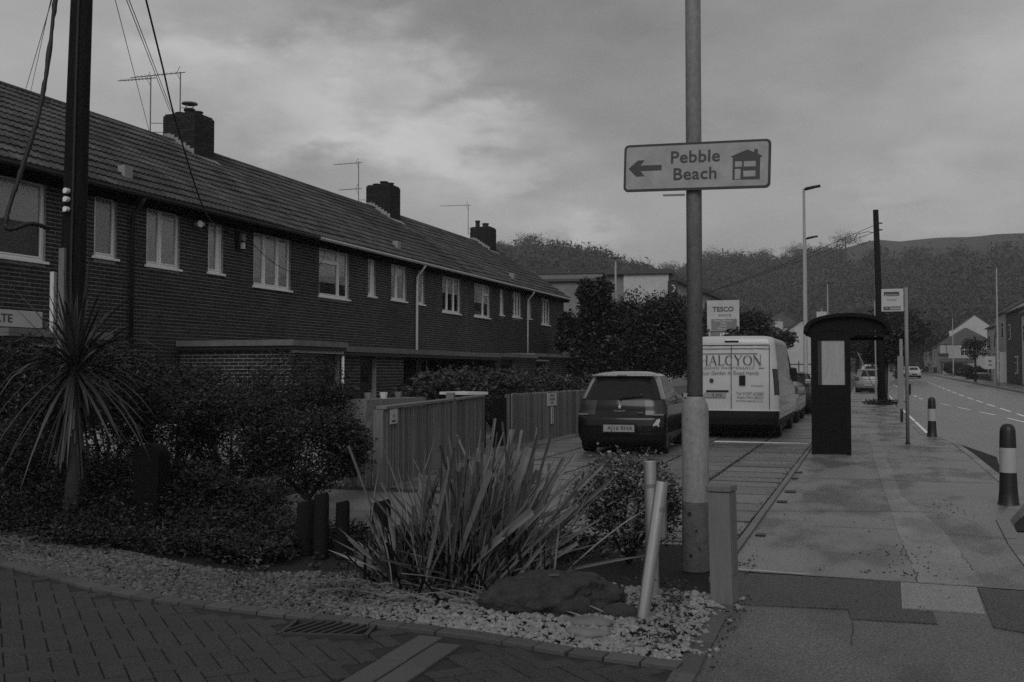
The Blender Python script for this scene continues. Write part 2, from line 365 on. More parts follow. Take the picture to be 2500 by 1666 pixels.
    # dark gutter strip of wet leaves beside the kerb
    mb = MB(); mb.add([(1.80, 23.7, -.088), (2.2, 19.9, -.088), (1.98, 17.5, -.088), (1.80, 16.2, -.088)], [(0, 3, 2, 1)]); mb.add([(1.42, 11.35, -.087), (1.33, 10.75, -.087), (1.75, 10.7, -.087), (2.1, 11.2, -.087), (2.0, 12.4, -.087), (1.7, 12.4, -.087)], [(0, 1, 2, 3, 4, 5)])
    stuff(mb.build('gutter_litter', M['soil']))
    # road markings
    rm = bpy.data.objects.new('road_markings', None); C.objects.link(rm); struct(rm)
    def dash(pts, on, off, w):
        pts = [Vector(p) for p in pts]; out = []; pos = 0; state = True; left = on; cur = []
        i = 0; p = pts[0]; cur = [p]
        while i < len(pts)-1:
            seg = pts[i+1]-p
            if seg.length <= left: left -= seg.length; p = pts[i+1]; cur.append(p); i += 1
            else:
                p = p + seg.normalized()*left; cur.append(p)
                if state: out.append(cur)
                state = not state; left = on if state else off; cur = [p]
        for c in out:
            mb = MB()
            for a, b in zip(c, c[1:]):
                d = (b-a); d.normalize(); n = Vector((-d.y, d.x))*w/2
                z = lambda q: zg(q.y)-.10+.03*(1-abs(q.x-4.5)/4) + .008
                mb.quad((a.x-n.x, a.y-n.y, z(a)), (b.x-n.x, b.y-n.y, z(b)), (b.x+n.x, b.y+n.y, z(b)), (a.x+n.x, a.y+n.y, z(a)))
            mb.build('dash', M['paint'], rm)
    dash([(4.6, 28), (4.44, 33.6), (4.21, 38.6), (3.63, 47), (2.9, 58.7), (2.34, 99)], 3, 2.2, .11)
    dash([(4.9, 30), (5.08, 38.9), (5.49, 59.6), (5.71, 83.5), (6.2, 120)], 4, 2, .12)
    dash([(1.42, 27), (1.36, 44), (1.3, 90)], 6, .4, .09)
    # edging between parking and pavement: concrete lengths
    ed = bpy.data.objects.new('edging', None); C.objects.link(ed); struct(ed)
    y = 7.0
    while y < 60:
        mb = MB(); mb.box(-1.045, -.985, y, y+.9, -.1, .018+random.uniform(0, .006)); mb.build('edging_stone', M['edging'], ed); y += .912
    # sockets beside the edging
    for x, y, s in ((-.93, 14.9, .07), (-.93, 14.05, .06), (-.88, 12.5, .09), (-.90, 11.5, .075), (-.90, 9.1, .06)):
        mb = MB(); mb.box(x-s*.7, x+s*.7, y-s, y+s, .0, .012); mb.ct = 0; o = mb.build('post_socket', M['black']); struct(o)
build_ground()

def build_parking():
    pk = bpy.data.objects.new('parking_area', None); C.objects.link(pk); struct(pk)
    mb = MB(); mb.quad((-16, 7.3, -.019), (-1.045, 7.3, -.019), (-1.045, 62, -.019), (-16, 62, -.019)); mb.build('bedding', M['joint'], pk)
    rows = []; y = 8.0; r2 = random.Random(3); k = 0; extra = MB()
    while y < 44:
        dy = r2.choice([.55, .6, .78, .85]) if y < 17 else r2.choice([.9, 1.2])
        x = -1.06; off = 0 if k % 1 == 0 else 0
        while x > -12:
            wx = .95 if x > -1.1 else 1.05
            if x - wx < -12: break
            if y < 10.8 and x < -3.1 and x > -6.3: x -= wx; continue
            mbb = MB(); z = -.011+r2.uniform(-.004, .004)
            mbb.box(-wx/2+.025, wx/2-.025, -dy/2+.045, dy/2-.045, -.05, 0)
            if y < 22 and x > -7.5:
                o = mbb.build('slab', M['slab'], pk, loc=(x-wx/2, y+dy/2, z)); o.rotation_euler = (r2.uniform(-.003, .003), r2.uniform(-.003, .003), r2.uniform(-.006, .006))
            else:
                extra.ct = r2.uniform(-.4, .4); extra.box(x-wx+.03, x-.03, y+.045, y+dy-.045, -.05, z)
            x -= wx
        y += dy; k += 1
    stuff(extra.build('slab', M['slab'], pk))
    mb = MB(); mb.box(-6.4, -3.1, 7.9, 9.35, -.05, .0); mb.build('concrete_path', M['slab'], pk); mb = MB(); mb.box(-6.4, -3.1, 9.37, 10.85, -.05, .004); mb.build('concrete_path', M['slab'], pk)
    mb = MB(); mb.quad((-16, 44, -.012), (-1.045, 44, -.012), (-1.045, 62, -.012), (-16, 62, -.012)); mb.build('tarmac', M['asphalt_mid'], pk)
    # painted bay line and muddy weeds in the joints
    mb = MB(); mb.box(-3.0, -1.1, 21.0, 21.08, -.01, .006); mb.build('bay_line', M['paint'], pk)
    mb = MB()
    for _ in range(2200):
        x = random.choice([-2.01, -3.06, -4.11, -1.07, -5.16]) + random.gauss(0, .05); yy = random.uniform(8.5, 19)
        if random.random() < .4: x = random.uniform(-7, -1.1); yy = random.choice([9.2, 10, 12.2, 16.4, 17.1, 18.3]) + random.gauss(0, .07)
        if random.random() < .15: x = random.gauss(-1.4, .25); yy = random.gauss(8.8, .35)
        h = random.uniform(.0, .016); a = random.random()*6.28; w = .007
        mb.ct = random.uniform(-.3, .6); mb.add([(x-w*math.cos(a), yy-w*math.sin(a), -.02), (x+w*math.cos(a), yy+w*math.sin(a), -.02), (x+random.gauss(0, .01), yy+random.gauss(0, .01), h)], [(0, 1, 2)])
    stuff(mb.build('weeds', M['leaf'], pk))
build_parking()

# front edge of the gravel bed
EDGE = [(-9.5, 7.1), (-7.6, 6.45), (-6.34, 5.98), (-5.47, 5.68), (-4.86, 5.46), (-4.26, 5.33), (-3.26, 5.26), (-2.5, 5.23), (-2.02, 5.19), (-1.45, 5.06), (-.87, 5.0)]
def edge_y(x):
    for (x0, y0), (x1, y1) in zip(EDGE, EDGE[1:]):
        if x0 <= x <= x1: return y0 + (y1-y0)*(x-x0)/(x1-x0)
    return 5.0 if x > -.87 else 7.1
def build_foreground():
    # herringbone block paving, each block in view its own object
    bp = bpy.data.objects.new('block_paving', None); C.objects.link(bp); struct(bp)
    mb = MB(); mb.prism([(-9.5, 2.0), (-.80, 2.0), (-.80, 5.0)] + EDGE[::-1][1:], -.07, -.012); mb.build('bedding', M['joint'], bp)
    u = .105
    def blk(lx, ly):
        m = MB(); g = .0032; b = .004
        x0, x1, y0, y1 = -lx/2+g, lx/2-g, -ly/2+g, ly/2-g
        vs = [(x0, y0, -.04), (x1, y0, -.04), (x1, y1, -.04), (x0, y1, -.04), (x0, y0, -b), (x1, y0, -b), (x1, y1, -b), (x0, y1, -b), (x0+b, y0+b, 0), (x1-b, y0+b, 0), (x1-b, y1-b, 0), (x0+b, y1-b, 0)]
        m.add(vs, [(0, 1, 5, 4), (1, 2, 6, 5), (2, 3, 7, 6), (3, 0, 4, 7), (4, 5, 9, 8), (5, 6, 10, 9), (6, 7, 11, 10), (7, 4, 8, 11), (8, 9, 10, 11)]); return m
    full = blk(2*u, u).build('block', M['paver'], mesh_only=True)
    ang = R(-42.5); ca, sa = math.cos(ang), math.sin(ang); cells = []
    for i in range(-80, 80):
        for j in range(-80, 80):
            d = (i-j) % 4
            if d == 0: cx, cy, rot = (i+1)*u, (j+.5)*u, 0
            elif d == 3: cx, cy, rot = (i+.5)*u, (j+1)*u, R(90)
            else: continue
            X = -3.0 + cx*ca - cy*sa; Y = 4.6 + cx*sa + cy*ca
            if X < -7.6 or X > -.93 or Y < 2.9 or Y > edge_y(X)-.19: continue
            if -2.38 < X < -1.98 and Y < 5.2: continue
            if abs(X+2.87) < .27 and abs(Y-5.0) < .17: continue
            cells.append((X*X+Y*Y, X, Y, ang+rot))
    # what the frame shows (a wedge left of the view axis), nearest first
    def inview(X, Y):
        fx, fy = -math.sin(YAW), math.cos(YAW); D = X*fx+Y*fy; s = X*fy - Y*fx
        s = X*math.cos(YAW)+Y*math.sin(YAW)
        return D > 4.55 and abs(s/D) < .53
    vis = sorted([c for c in cells if inview(c[1], c[2])]); rest = [c for c in cells if not inview(c[1], c[2])]
    rest += vis[300:]; extra = MB()
    for _, X, Y, a in vis[:300]:
        o = obj('block', full, bp, (X, Y, random.uniform(-.004, .002))); o.rotation_euler = (random.uniform(-.012, .012), random.uniform(-.012, .012), a+random.uniform(-.008, .008))
    b0 = blk(2*u, u)
    for _, X, Y, a in rest:
        Mx = Matrix.Translation((X, Y, random.uniform(-.004, .002))) @ Matrix.Rotation(a, 4, 'Z'); extra.ct = random.uniform(-.5, .5)
        extra.add([Mx @ Vector(p) for p in b0.v], b0.f)
    stuff(extra.build('block', M['paver'], bp))
    # edging course that follows the curve of the bed
    pe = blk(.205, .10).build('edging_block', M['paver_pale'], mesh_only=True)
    L = 0; k = 0
    for (x0, y0), (x1, y1) in zip(EDGE[1:], EDGE[2:]):
        d = Vector((x1-x0, y1-y0)); n = max(1, round(d.length/.21))
        for i in range(n):
            p = Vector((x0, y0)) + d*(i+.5)/n; nn = Vector((-d.y, d.x)).normalized()
            for off, ms in ((-.055, pe), ):
                o = obj('edging_block', ms, bp, (p.x+nn.x*off, p.y+nn.y*off, .012)); o.rotation_euler = (0, 0, math.atan2(d.y, d.x)); o.scale = (d.length/n/.21, 1.15, 1)
    # channel of two pale rows running to the bottom of the frame
    pb = blk(.145, .45).build('channel_block', M['paver_pale'], mesh_only=True)
    for c in range(2):
        y = 5.0 - .1*c
        while y > 2.6:
            o = obj('channel_block', pb, bp, (-2.26+.15*c, y-.2, .004+random.uniform(-.002, .004))); o.rotation_euler = (0, 0, random.uniform(-.006, .006)); y -= .45
    sp = blk(.09, .6).build('edging_block', M['paver_pale'], mesh_only=True)
    y = 2.4
    while y < 6.0: o = obj('edging_block', sp, bp, (-.825-.012*(y-5), y+.3, .012)); o.rotation_euler = (0, 0, R(1)); y += .602
    # drain grate
    g = thing('drain_grate', 'black iron drain grate with slanted bars set in the block paving', 'drain', (-2.87, 5.0, .004), R(14))
    mb = MB(); w, h = .24, .155
    for a, b in (((-w, -h), (w, -h)), ((w, -h), (w, h)), ((w, h), (-w, h)), ((-w, h), (-w, -h))):
        x0, x1 = sorted((a[0], b[0])); y0, y1 = sorted((a[1], b[1])); e = .012; mb.box(x0-e*(x0 == x1), x1+e*(x0 == x1), y0-e*(y0 == y1)+.0, y1+e*(y0 == y1), -.02, .006)
    mb.build('frame', M['iron'], g)
    mb = MB(); mb.box(-w+.013, w-.013, -h+.013, h-.013, -.06, -.056); mb.build('sump', M['gutter_black'], g)
    for i in range(8):
        mb = MB(); x = -w+.04+i*.057; Mx = Matrix.Translation((x, 0, 0)) @ Matrix.Rotation(R(-24), 4, 'Z')
        mb.box(-.0075, .0075, -h*1.03, h*1.03, -.012, .003, Mx); mb.build('bar', M['iron'], g)
    # gravel bed: soil and pebbles
    bed = [(-.87, 5.0)] + [(-.93, 7.3), (-.98, 8.5), (-2.4, 8.3), (-3.2, 7.85), (-5.0, 7.85), (-6.3, 8.4), (-6.5, 10.5), (-9.5, 10.5)] + EDGE[:-1]
    mb = MB(); mb.prism(bed, -.07, -.006); struct(mb.build('planting_bed', M['soil']))
    ico = [(0, 0, 1)] + [(math.cos(a)*.9, math.sin(a)*.9, .35) for a in np.arange(5)*1.2566] + [(math.cos(a)*.9, math.sin(a)*.9, -.35) for a in np.arange(5)*1.2566+.628]
    fac = [(0, 1+i, 1+(i+1) % 5) for i in range(5)] + [(1+i, 6+i, 1+(i+1) % 5) for i in range(5)] + [(6+i, 6+(i+1) % 5, 1+(i+1) % 5) for i in range(5)]
    V = np.array(ico); F = np.array(fac); n = 0; vs = []; fs = []; ti = []
    cand = []
    for _ in range(26000):
        x = random.uniform(-8.4, -.72); e = edge_y(x)
        y = e + .01 + random.random()**1.1*(.80+.75*max(0, min(1, (x+4.2)/1.5)))
        if x > -.9 and random.random() > .25*max(0, (1.0-(x+.9)/.18)): continue
        if y > 7.4: continue
        if x > -2.6 and random.random() < .25: continue
        cand.append((x, y))
    for x, y in cand:
        s = random.choice([random.uniform(.006, .011), random.uniform(.009, .016), random.uniform(.014, .024)])*(1.15 if x > -2.5 else .95); sc = np.array([random.uniform(.8, 1.5), random.uniform(.7, 1.1), random.uniform(.45, .8)])*s
        a = random.random()*6.28; c, q = math.cos(a), math.sin(a); P = V*sc*(1+rng.uniform(-.18, .18, (11, 1)))
        P = np.c_[P[:, 0]*c-P[:, 1]*q+x, P[:, 0]*q+P[:, 1]*c+y, P[:, 2]+random.uniform(0, .012)]
        vs.append(P); fs.append(F+n); n += 11
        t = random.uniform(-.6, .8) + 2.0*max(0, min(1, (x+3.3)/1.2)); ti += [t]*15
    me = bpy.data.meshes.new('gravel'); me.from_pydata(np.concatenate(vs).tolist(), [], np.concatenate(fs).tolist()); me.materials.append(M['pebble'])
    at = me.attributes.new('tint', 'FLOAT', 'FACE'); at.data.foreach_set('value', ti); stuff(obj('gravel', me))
    parts = []
    for i in range(46):
        x = random.uniform(-7.5, -1.0); y = edge_y(x)+random.uniform(.05, 1.3); parts.append(leaf_cloud(40, (x, y, .03), (random.uniform(.05, .16), random.uniform(.03, .09), .02), .016, 0, (-.5, 1.5), seed=1200+i, zmin=.015))
    stuff(cloud_mesh('leaf_litter', parts, M['leaf']))
    # larger flat stones among the gravel
    for i, (x, y, s, lb) in enumerate(((-1.50, 5.55, .10, 'pale flat stone lying in the gravel in front of the boulder'), (-1.46, 5.32, .085, 'long low pale stone nearest the paving edge below the boulder'), (-1.38, 5.80, .075, 'dark rounded stone beside the leaning metal tube'))):
        bm = bmesh.new(); bmesh.ops.create_icosphere(bm, subdivisions=3, radius=1)
        for v in bm.verts:
            v.co *= 1+.18*math.sin(v.co.x*4+i)*math.cos(v.co.y*3+i*2); v.co = Vector((v.co.x*s*1.4, v.co.y*s*.8, v.co.z*s*(.85 if i == 2 else .3)))
        me = bpy.data.meshes.new('stone'); bm.to_mesh(me); bm.free(); me.materials.append(M['rock'] if i == 2 else M['edging']); o = obj('stone', me, None, (x, y, .02)); tag(o, lb, 'stone')
        me.polygons.foreach_set('use_smooth', [True]*len(me.polygons))
    # boulder
    bm = bmesh.new(); bmesh.ops.create_icosphere(bm, subdivisions=5, radius=1)
    from mathutils import noise as mn
    for v in bm.verts:
        p = v.co.copy(); q = Vector((p.x*.40, p.y*.30, max(p.z, -.2)*.19)); k = 1+.26*mn.fractal(p*1.3+Vector((3, 1, 2)), 1, 2, 4)+.05*mn.noise(p*7)
        v.co = q*(k+.05*mn.noise(p*14)+.03*mn.noise(p*30)); v.co.z += .03*p.x
    me = bpy.data.meshes.new('boulder'); bm.to_mesh(me); bm.free(); me.materials.append(M['rock']); me.polygons.foreach_set('use_smooth', [True]*len(me.polygons))
    o = obj('boulder', me, None, (-1.86, 5.95, .03)); o.rotation_euler = (0, 0, R(20)); tag(o, 'large low dark boulder in the gravel below the flax leaves', 'boulder')

# ------------------------------------------------------------ plants
def leaf_cloud(n, centre, rad, size, hollow=.55, tint=(-.4, .8), flat=.55, seed=1, zmin=None, tipbright=.0, lump=.35):
    """numpy cloud of leaf-shaped rhombs filling a lumpy ellipsoid, denser toward its skin"""
    r = np.random.default_rng(seed); d = r.normal(size=(n, 3)); d /= np.linalg.norm(d, axis=1)[:, None]
    k = 1+lump*(np.sin(d[:, 0]*5+seed)*np.cos(d[:, 1]*4+seed*2)+.6*np.sin(d[:, 2]*7+d[:, 0]*3+seed*.7)+.4*np.sin(d[:, 1]*13+d[:, 2]*11))*.5
    rr = (hollow + (1-hollow)*r.random(n)**.6)*k
    P = np.array(centre) + d*rr[:, None]*np.array(rad)
    if zmin is not None: P[:, 2] = np.maximum(P[:, 2], zmin + r.random(n)*.15)
    up = np.array([0, 0, 1.]); a = r.normal(size=(n, 3))+d*.8; a[:, 2] *= flat; a /= np.linalg.norm(a, axis=1)[:, None]
    b = np.cross(a, r.normal(size=(n, 3))+up*.6); b /= np.linalg.norm(b, axis=1)[:, None]+1e-6
    s = size*r.uniform(.6, 1.4, n)[:, None]
    V = np.stack([P-a*s, P+b*s*.42, P+a*s, P-b*s*.42], 1).reshape(-1, 3)
    F = np.arange(4*n).reshape(-1, 4)
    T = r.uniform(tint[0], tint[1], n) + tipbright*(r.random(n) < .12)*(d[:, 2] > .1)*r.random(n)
    return V, F, T
def cloud_mesh(name, parts, m, parent=None):
    vs = []; fs = []; ts = []; n = 0
    for V, F, T in parts: vs.append(V); fs.append(F+n); ts.append(T); n += len(V)
    me = bpy.data.meshes.new(name); V = np.concatenate(vs); F = np.concatenate(fs)
    me.vertices.add(len(V)); me.vertices.foreach_set('co', V.ravel()); me.loops.add(F.size); me.loops.foreach_set('vertex_index', F.ravel())
    me.polygons.add(len(F)); me.polygons.foreach_set('loop_start', np.arange(len(F))*F.shape[1]); me.polygons.foreach_set('loop_total', np.full(len(F), F.shape[1]))
    me.update(calc_edges=True); me.materials.append(m)
    at = me.attributes.new('tint', 'FLOAT', 'FACE'); at.data.foreach_set('value', np.concatenate(ts)); return obj(name, me, parent)
def stems(parent, base, tops, r0, name='stem', m=None, n=6):
    mb = MB()
    for t in tops:
        b = Vector(base); t = Vector(t); mid = (b+t)/2 + Vector((random.uniform(-.1, .1), random.uniform(-.1, .1), 0))*(t-b).length
        mb.tube([b, mid, t], [r0, r0*.6, r0*.2], n)
    return mb.build(name, m or M['twig'], parent, smooth=True)
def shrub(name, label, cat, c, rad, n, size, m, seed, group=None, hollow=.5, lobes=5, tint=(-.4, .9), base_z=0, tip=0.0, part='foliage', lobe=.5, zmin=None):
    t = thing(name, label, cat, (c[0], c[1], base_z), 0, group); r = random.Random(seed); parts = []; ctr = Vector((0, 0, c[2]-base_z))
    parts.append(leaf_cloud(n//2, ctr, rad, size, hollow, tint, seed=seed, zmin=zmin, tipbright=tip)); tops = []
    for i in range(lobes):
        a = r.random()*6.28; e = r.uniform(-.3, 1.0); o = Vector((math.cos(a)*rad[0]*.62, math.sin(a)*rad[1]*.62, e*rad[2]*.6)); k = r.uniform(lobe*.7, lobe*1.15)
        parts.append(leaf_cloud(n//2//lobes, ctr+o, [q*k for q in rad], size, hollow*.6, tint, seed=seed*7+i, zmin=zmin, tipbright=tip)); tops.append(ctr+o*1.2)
    cloud_mesh(part, parts, m, t)
    stems(t, (0, 0, 0), tops+[ctr*1.2], max(.012, min(rad)*.05))
    return t

build_foreground()
def build_flax():
    t = thing('flax_plant', 'big flax clump of stiff squared-off upright sword leaves in the gravel bed', 'plant', (-2.62, 6.35, 0))
    r = random.Random(11); N = 232
    for i in range(N):
        right = r.random()
        a = r.gauss(R(10), R(62)) if right < .72 else r.uniform(0, 6.28)
        lean = abs(r.gauss(0, .42))+.08
        if right < .72: lean += .25*r.random()
        L = r.uniform(.5, 1.22)*(1 if lean < .8 else .85)
        w = r.uniform(.006, .014) if r.random() < .86 else r.uniform(.018, .027)
        bx, by = r.gauss(.05, .17), r.gauss(0, .12); lean = min(lean, 1.35 if w < .016 else .85)
        d = Vector((math.sin(lean)*math.cos(a), math.sin(lean)*math.sin(a), math.cos(lean))); side = d.cross(Vector((r.uniform(-.6, .6), -1, r.uniform(-.2, .3)))).normalized()
        nrm = side.cross(d).normalized(); rows = []; bend = r.uniform(0, .10)*(1+lean)
        cut = r.random() < .6; K = 4
        for k in range(K+1):
            f = k/K; p = Vector((bx, by, 0)) + d*L*f + Vector((0, 0, -1))*bend*f*f*L*.6
            ww = w*(.55+.9*f) if cut else w*(.5+1.3*f)*(1-f**3*.93); v = .35*ww
            if cut: ww = w*(.7+.45*f)
            rows.append([p-side*ww, p-nrm*v, p+side*ww])
        mb = MB(); mb.grid(rows); o = mb.build('leaf', M['flax'], t)
    # second smaller clump at its left foot and dead leaves lying on the gravel
    for i in range(60):
        a = r.gauss(R(150), R(45)); lean = r.uniform(.25, 1.15); L = r.uniform(.3, .62); w = r.uniform(.008, .018)
        d = Vector((math.sin(lean)*math.cos(a), math.sin(lean)*math.sin(a), math.cos(lean))); side = d.cross(Vector((.2, -1, .1))).normalized(); nrm = side.cross(d).normalized(); rows = []
        for k in range(4):
            f = k/3; p = Vector((-.42+r.gauss(0, .01), -.12, 0)) + Vector((r.gauss(0, .003), 0, 0)) + d*L*f - Vector((0, 0, .1))*f*f*L; ww = w*(.6+.9*f)*(1-f**4*.95); rows.append([p-side*ww, p-nrm*.35*ww, p+side*ww])
        mb = MB(); mb.grid(rows); mb.build('leaf', M['flax'], t)
    for i in range(26):
        a = r.uniform(-.5, .6)+(math.pi if r.random() < .55 else 0); L = r.uniform(.3, .7); x, y = r.uniform(-.5, .6), r.uniform(-.75, -.25); w = .007
        pts = [Vector((x+math.cos(a)*L*f, y+math.sin(a)*L*f*.5, .03+.05*math.sin(f*3.1)*r.uniform(.4, 1.4))) for f in (0, .35, .7, 1)]
        mb = MB(); mb.grid([[p-Vector((0, w, 0)), p+Vector((0, w, .004))] for p in pts]); mb.build('fallen_leaf', M['flax'], t)
    mb = MB()
    for i in range(620):
        a = r.gauss(R(20), R(70)); lean = min(1.35, abs(r.gauss(.3, .42))+.05); L = r.uniform(.35, 1.1)*(1 if lean < .8 else .8); w = r.uniform(.003, .009); bx, by = r.gauss(.05, .2), r.gauss(0, .13)
        d = Vector((math.sin(lean)*math.cos(a), math.sin(lean)*math.sin(a), math.cos(lean))); side = d.cross(Vector((r.uniform(-.8, .8), -1, r.uniform(-.3, .3)))).normalized(); rows = []; bend = r.uniform(.05, .35); sw = r.uniform(-.1, .1)
        mb.ct = r.uniform(-.6, 1.1)
        for k in range(5):
            f = k/4; p = Vector((bx, by, 0)) + d*L*f + Vector((sw*f*f, 0, -bend*f*f*L*.6)); ww = w*(.6+.8*f)*(1-f**4*.9); rows.append([p-side*ww, p+side*ww])
        mb.grid(rows)
    stuff(mb.build('narrow_leaves', M['flax'], t))
    mb = MB()
    for i in range(900):
        x, y = r.gauss(-.05, .28), r.gauss(0, .16); h = r.uniform(.05, .42); dx, dy = r.gauss(0, .1), r.gauss(0, .1); w = r.uniform(.004, .012)
        mb.ct = r.uniform(-.5, .2); mb.add([(x-w, y, 0), (x+w, y, 0), (x+dx+w, y+dy, h), (x+dx-w, y+dy, h)], [(0, 1, 2, 3)])
    stuff(mb.build('dead_thatch', M['leaf_hedge'], t))
build_flax()

def build_palm():
    t = thing('cordyline_palm', 'spiky cordyline palm with drooping sword leaves before the utility pole', 'palm', (-7.13, 7.57, 0))
    mb = MB(); mb.tube([(0.0, 0, 0), (.02, 0, .5), (-.01, 0, 1.0), (0, 0, 1.5)], [.10, .075, .07, .06], 10); mb.build('trunk', M['twig'], t, smooth=True)
    r = random.Random(5)
    for i in range(190):
        a = r.random()*6.28; el = r.gauss(.42, .6) if i < 160 else r.uniform(-1.2, -.5); el = max(-1.3, min(1.45, el)); L = r.uniform(.65, 1.12); w = r.uniform(.008, .016)
        d = Vector((math.cos(a)*math.cos(el), math.sin(a)*math.cos(el), math.sin(el))); side = d.cross(Vector((0, 0, 1)) if abs(el) < 1.3 else Vector((1, 0, 0))).normalized()
        rows = []; sag = r.uniform(.1, .5)*math.cos(el)
        if r.random() < .25: sag *= 1.6
        p0 = Vector((0, 0, 1.5+r.uniform(-.1, .06)))
        for k in range(6):
            f = k/5; p = p0 + d*L*f + Vector((0, 0, -sag*f*f*f*L)); ww = w*(.6+.9*f)*(1-f**3) + .001; rows.append([p-side*ww, p-Vector((0, 0, ww*.4)), p+side*ww])
        mb = MB(); mb.grid(rows); mb.build('leaf', M['palm'], t)
    mb = MB()
    for i in range(140):
        a = r.random()*6.28; L = r.uniform(.3, .85); z = 1.42+r.uniform(-.3, .05); w = .009; rr = r.uniform(.04, .2)
        p = [Vector((math.cos(a)*rr*f**.6, math.sin(a)*rr*f**.6, z-L*f)) for f in (0.02, .4, 1)]
        mb.ct = r.uniform(-.6, .4); mb.grid([[q-Vector((w*math.sin(a), -w*math.cos(a), 0)), q+Vector((w*math.sin(a), -w*math.cos(a), 0))] for q in p])
    stuff(mb.build('dead_skirt', M['palm'], t))
build_palm()

# hedge and shrubs on the left
HG = 'dark garden shrubs between the gravel and the houses'
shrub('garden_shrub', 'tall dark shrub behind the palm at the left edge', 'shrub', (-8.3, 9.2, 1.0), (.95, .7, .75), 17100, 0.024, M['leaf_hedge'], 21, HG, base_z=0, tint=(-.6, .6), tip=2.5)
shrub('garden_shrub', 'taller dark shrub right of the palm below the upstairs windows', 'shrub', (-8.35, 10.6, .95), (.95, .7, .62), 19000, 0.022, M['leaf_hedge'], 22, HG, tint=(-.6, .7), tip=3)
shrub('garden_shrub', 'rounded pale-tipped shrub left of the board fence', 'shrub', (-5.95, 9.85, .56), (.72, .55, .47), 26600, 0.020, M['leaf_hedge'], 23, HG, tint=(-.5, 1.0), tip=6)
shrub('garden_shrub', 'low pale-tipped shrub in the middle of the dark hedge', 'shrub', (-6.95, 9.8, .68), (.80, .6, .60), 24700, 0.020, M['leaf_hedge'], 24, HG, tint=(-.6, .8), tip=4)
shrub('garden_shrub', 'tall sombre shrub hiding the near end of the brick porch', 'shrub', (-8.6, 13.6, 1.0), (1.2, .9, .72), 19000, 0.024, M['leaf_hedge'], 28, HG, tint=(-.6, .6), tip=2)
shrub('garden_shrub', 'dark shrub added to cover bright porch bricks at the far left edge of the frame', 'shrub', (-10.3, 9.9, 1.05), (.8, .7, .8), 16000, .024, M['leaf_hedge'], 29, HG, tint=(-.6, .5), tip=2)  # added shrub, put here to darken porch bricks that catch the sun
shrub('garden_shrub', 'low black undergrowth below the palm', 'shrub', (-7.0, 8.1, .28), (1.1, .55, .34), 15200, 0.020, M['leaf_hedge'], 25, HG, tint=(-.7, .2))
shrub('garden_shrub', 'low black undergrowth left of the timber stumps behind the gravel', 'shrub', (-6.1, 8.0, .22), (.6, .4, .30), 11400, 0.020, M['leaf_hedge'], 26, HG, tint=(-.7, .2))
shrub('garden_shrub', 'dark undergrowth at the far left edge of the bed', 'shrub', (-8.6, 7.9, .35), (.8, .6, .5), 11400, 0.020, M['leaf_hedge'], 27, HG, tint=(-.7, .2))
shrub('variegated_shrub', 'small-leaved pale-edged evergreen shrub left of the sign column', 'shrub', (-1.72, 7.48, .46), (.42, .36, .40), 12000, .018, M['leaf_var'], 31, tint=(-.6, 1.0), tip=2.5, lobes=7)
def ground_cover():
    parts = []
    for i, (x, y, a, b, h) in enumerate(((-6.6, 7.5, 1.1, .45, .22), (-5.2, 7.45, .9, .5, .24), (-4.3, 7.3, .6, .4, .16), (-7.9, 7.4, .8, .5, .25), (-3.4, 7.35, .5, .4, .14), (-2.6, 7.6, .7, .5, .16), (-5.9, 8.6, .5, .4, .3), (-7.2, 7.05, .8, .3, .12), (-6.1, 6.75, .8, .3, .1), (-5.1, 6.75, .6, .35, .12), (-4.5, 6.6, .4, .3, .1), (-8.2, 7.2, .6, .3, .14))):
        parts.append(leaf_cloud(4600, (x, y, h*.35), (a, b, h), .02, .1, (-.5, .5), seed=900+i, zmin=0.0))
    stuff(cloud_mesh('ground_cover', parts, M['leaf_hedge']))
ground_cover()
# garden beyond the fence
GS = 'garden bushes behind the fence'
for i, (x, y, z, rr, lb) in enumerate(((-9.3, 21.5, .9, 1.0, 'pale flowering bush behind the board fence, nearest the downpipe'), (-9.2, 24.3, 1.0, 1.1, 'tall garden bush behind the fence in front of the porch row'), (-9.0, 27.5, .95, 1.0, 'darker bush behind the fence, farther along the porches'), (-8.6, 31.0, .8, .9, 'small bush behind the fence near the last porch'))):
    shrub('garden_bush', lb, 'bush', (x, y, z), (rr, 1.1, .62), 4200, .06, M['leaf'], 40+i, GS, tint=(-.4, 1.2), tip=3)

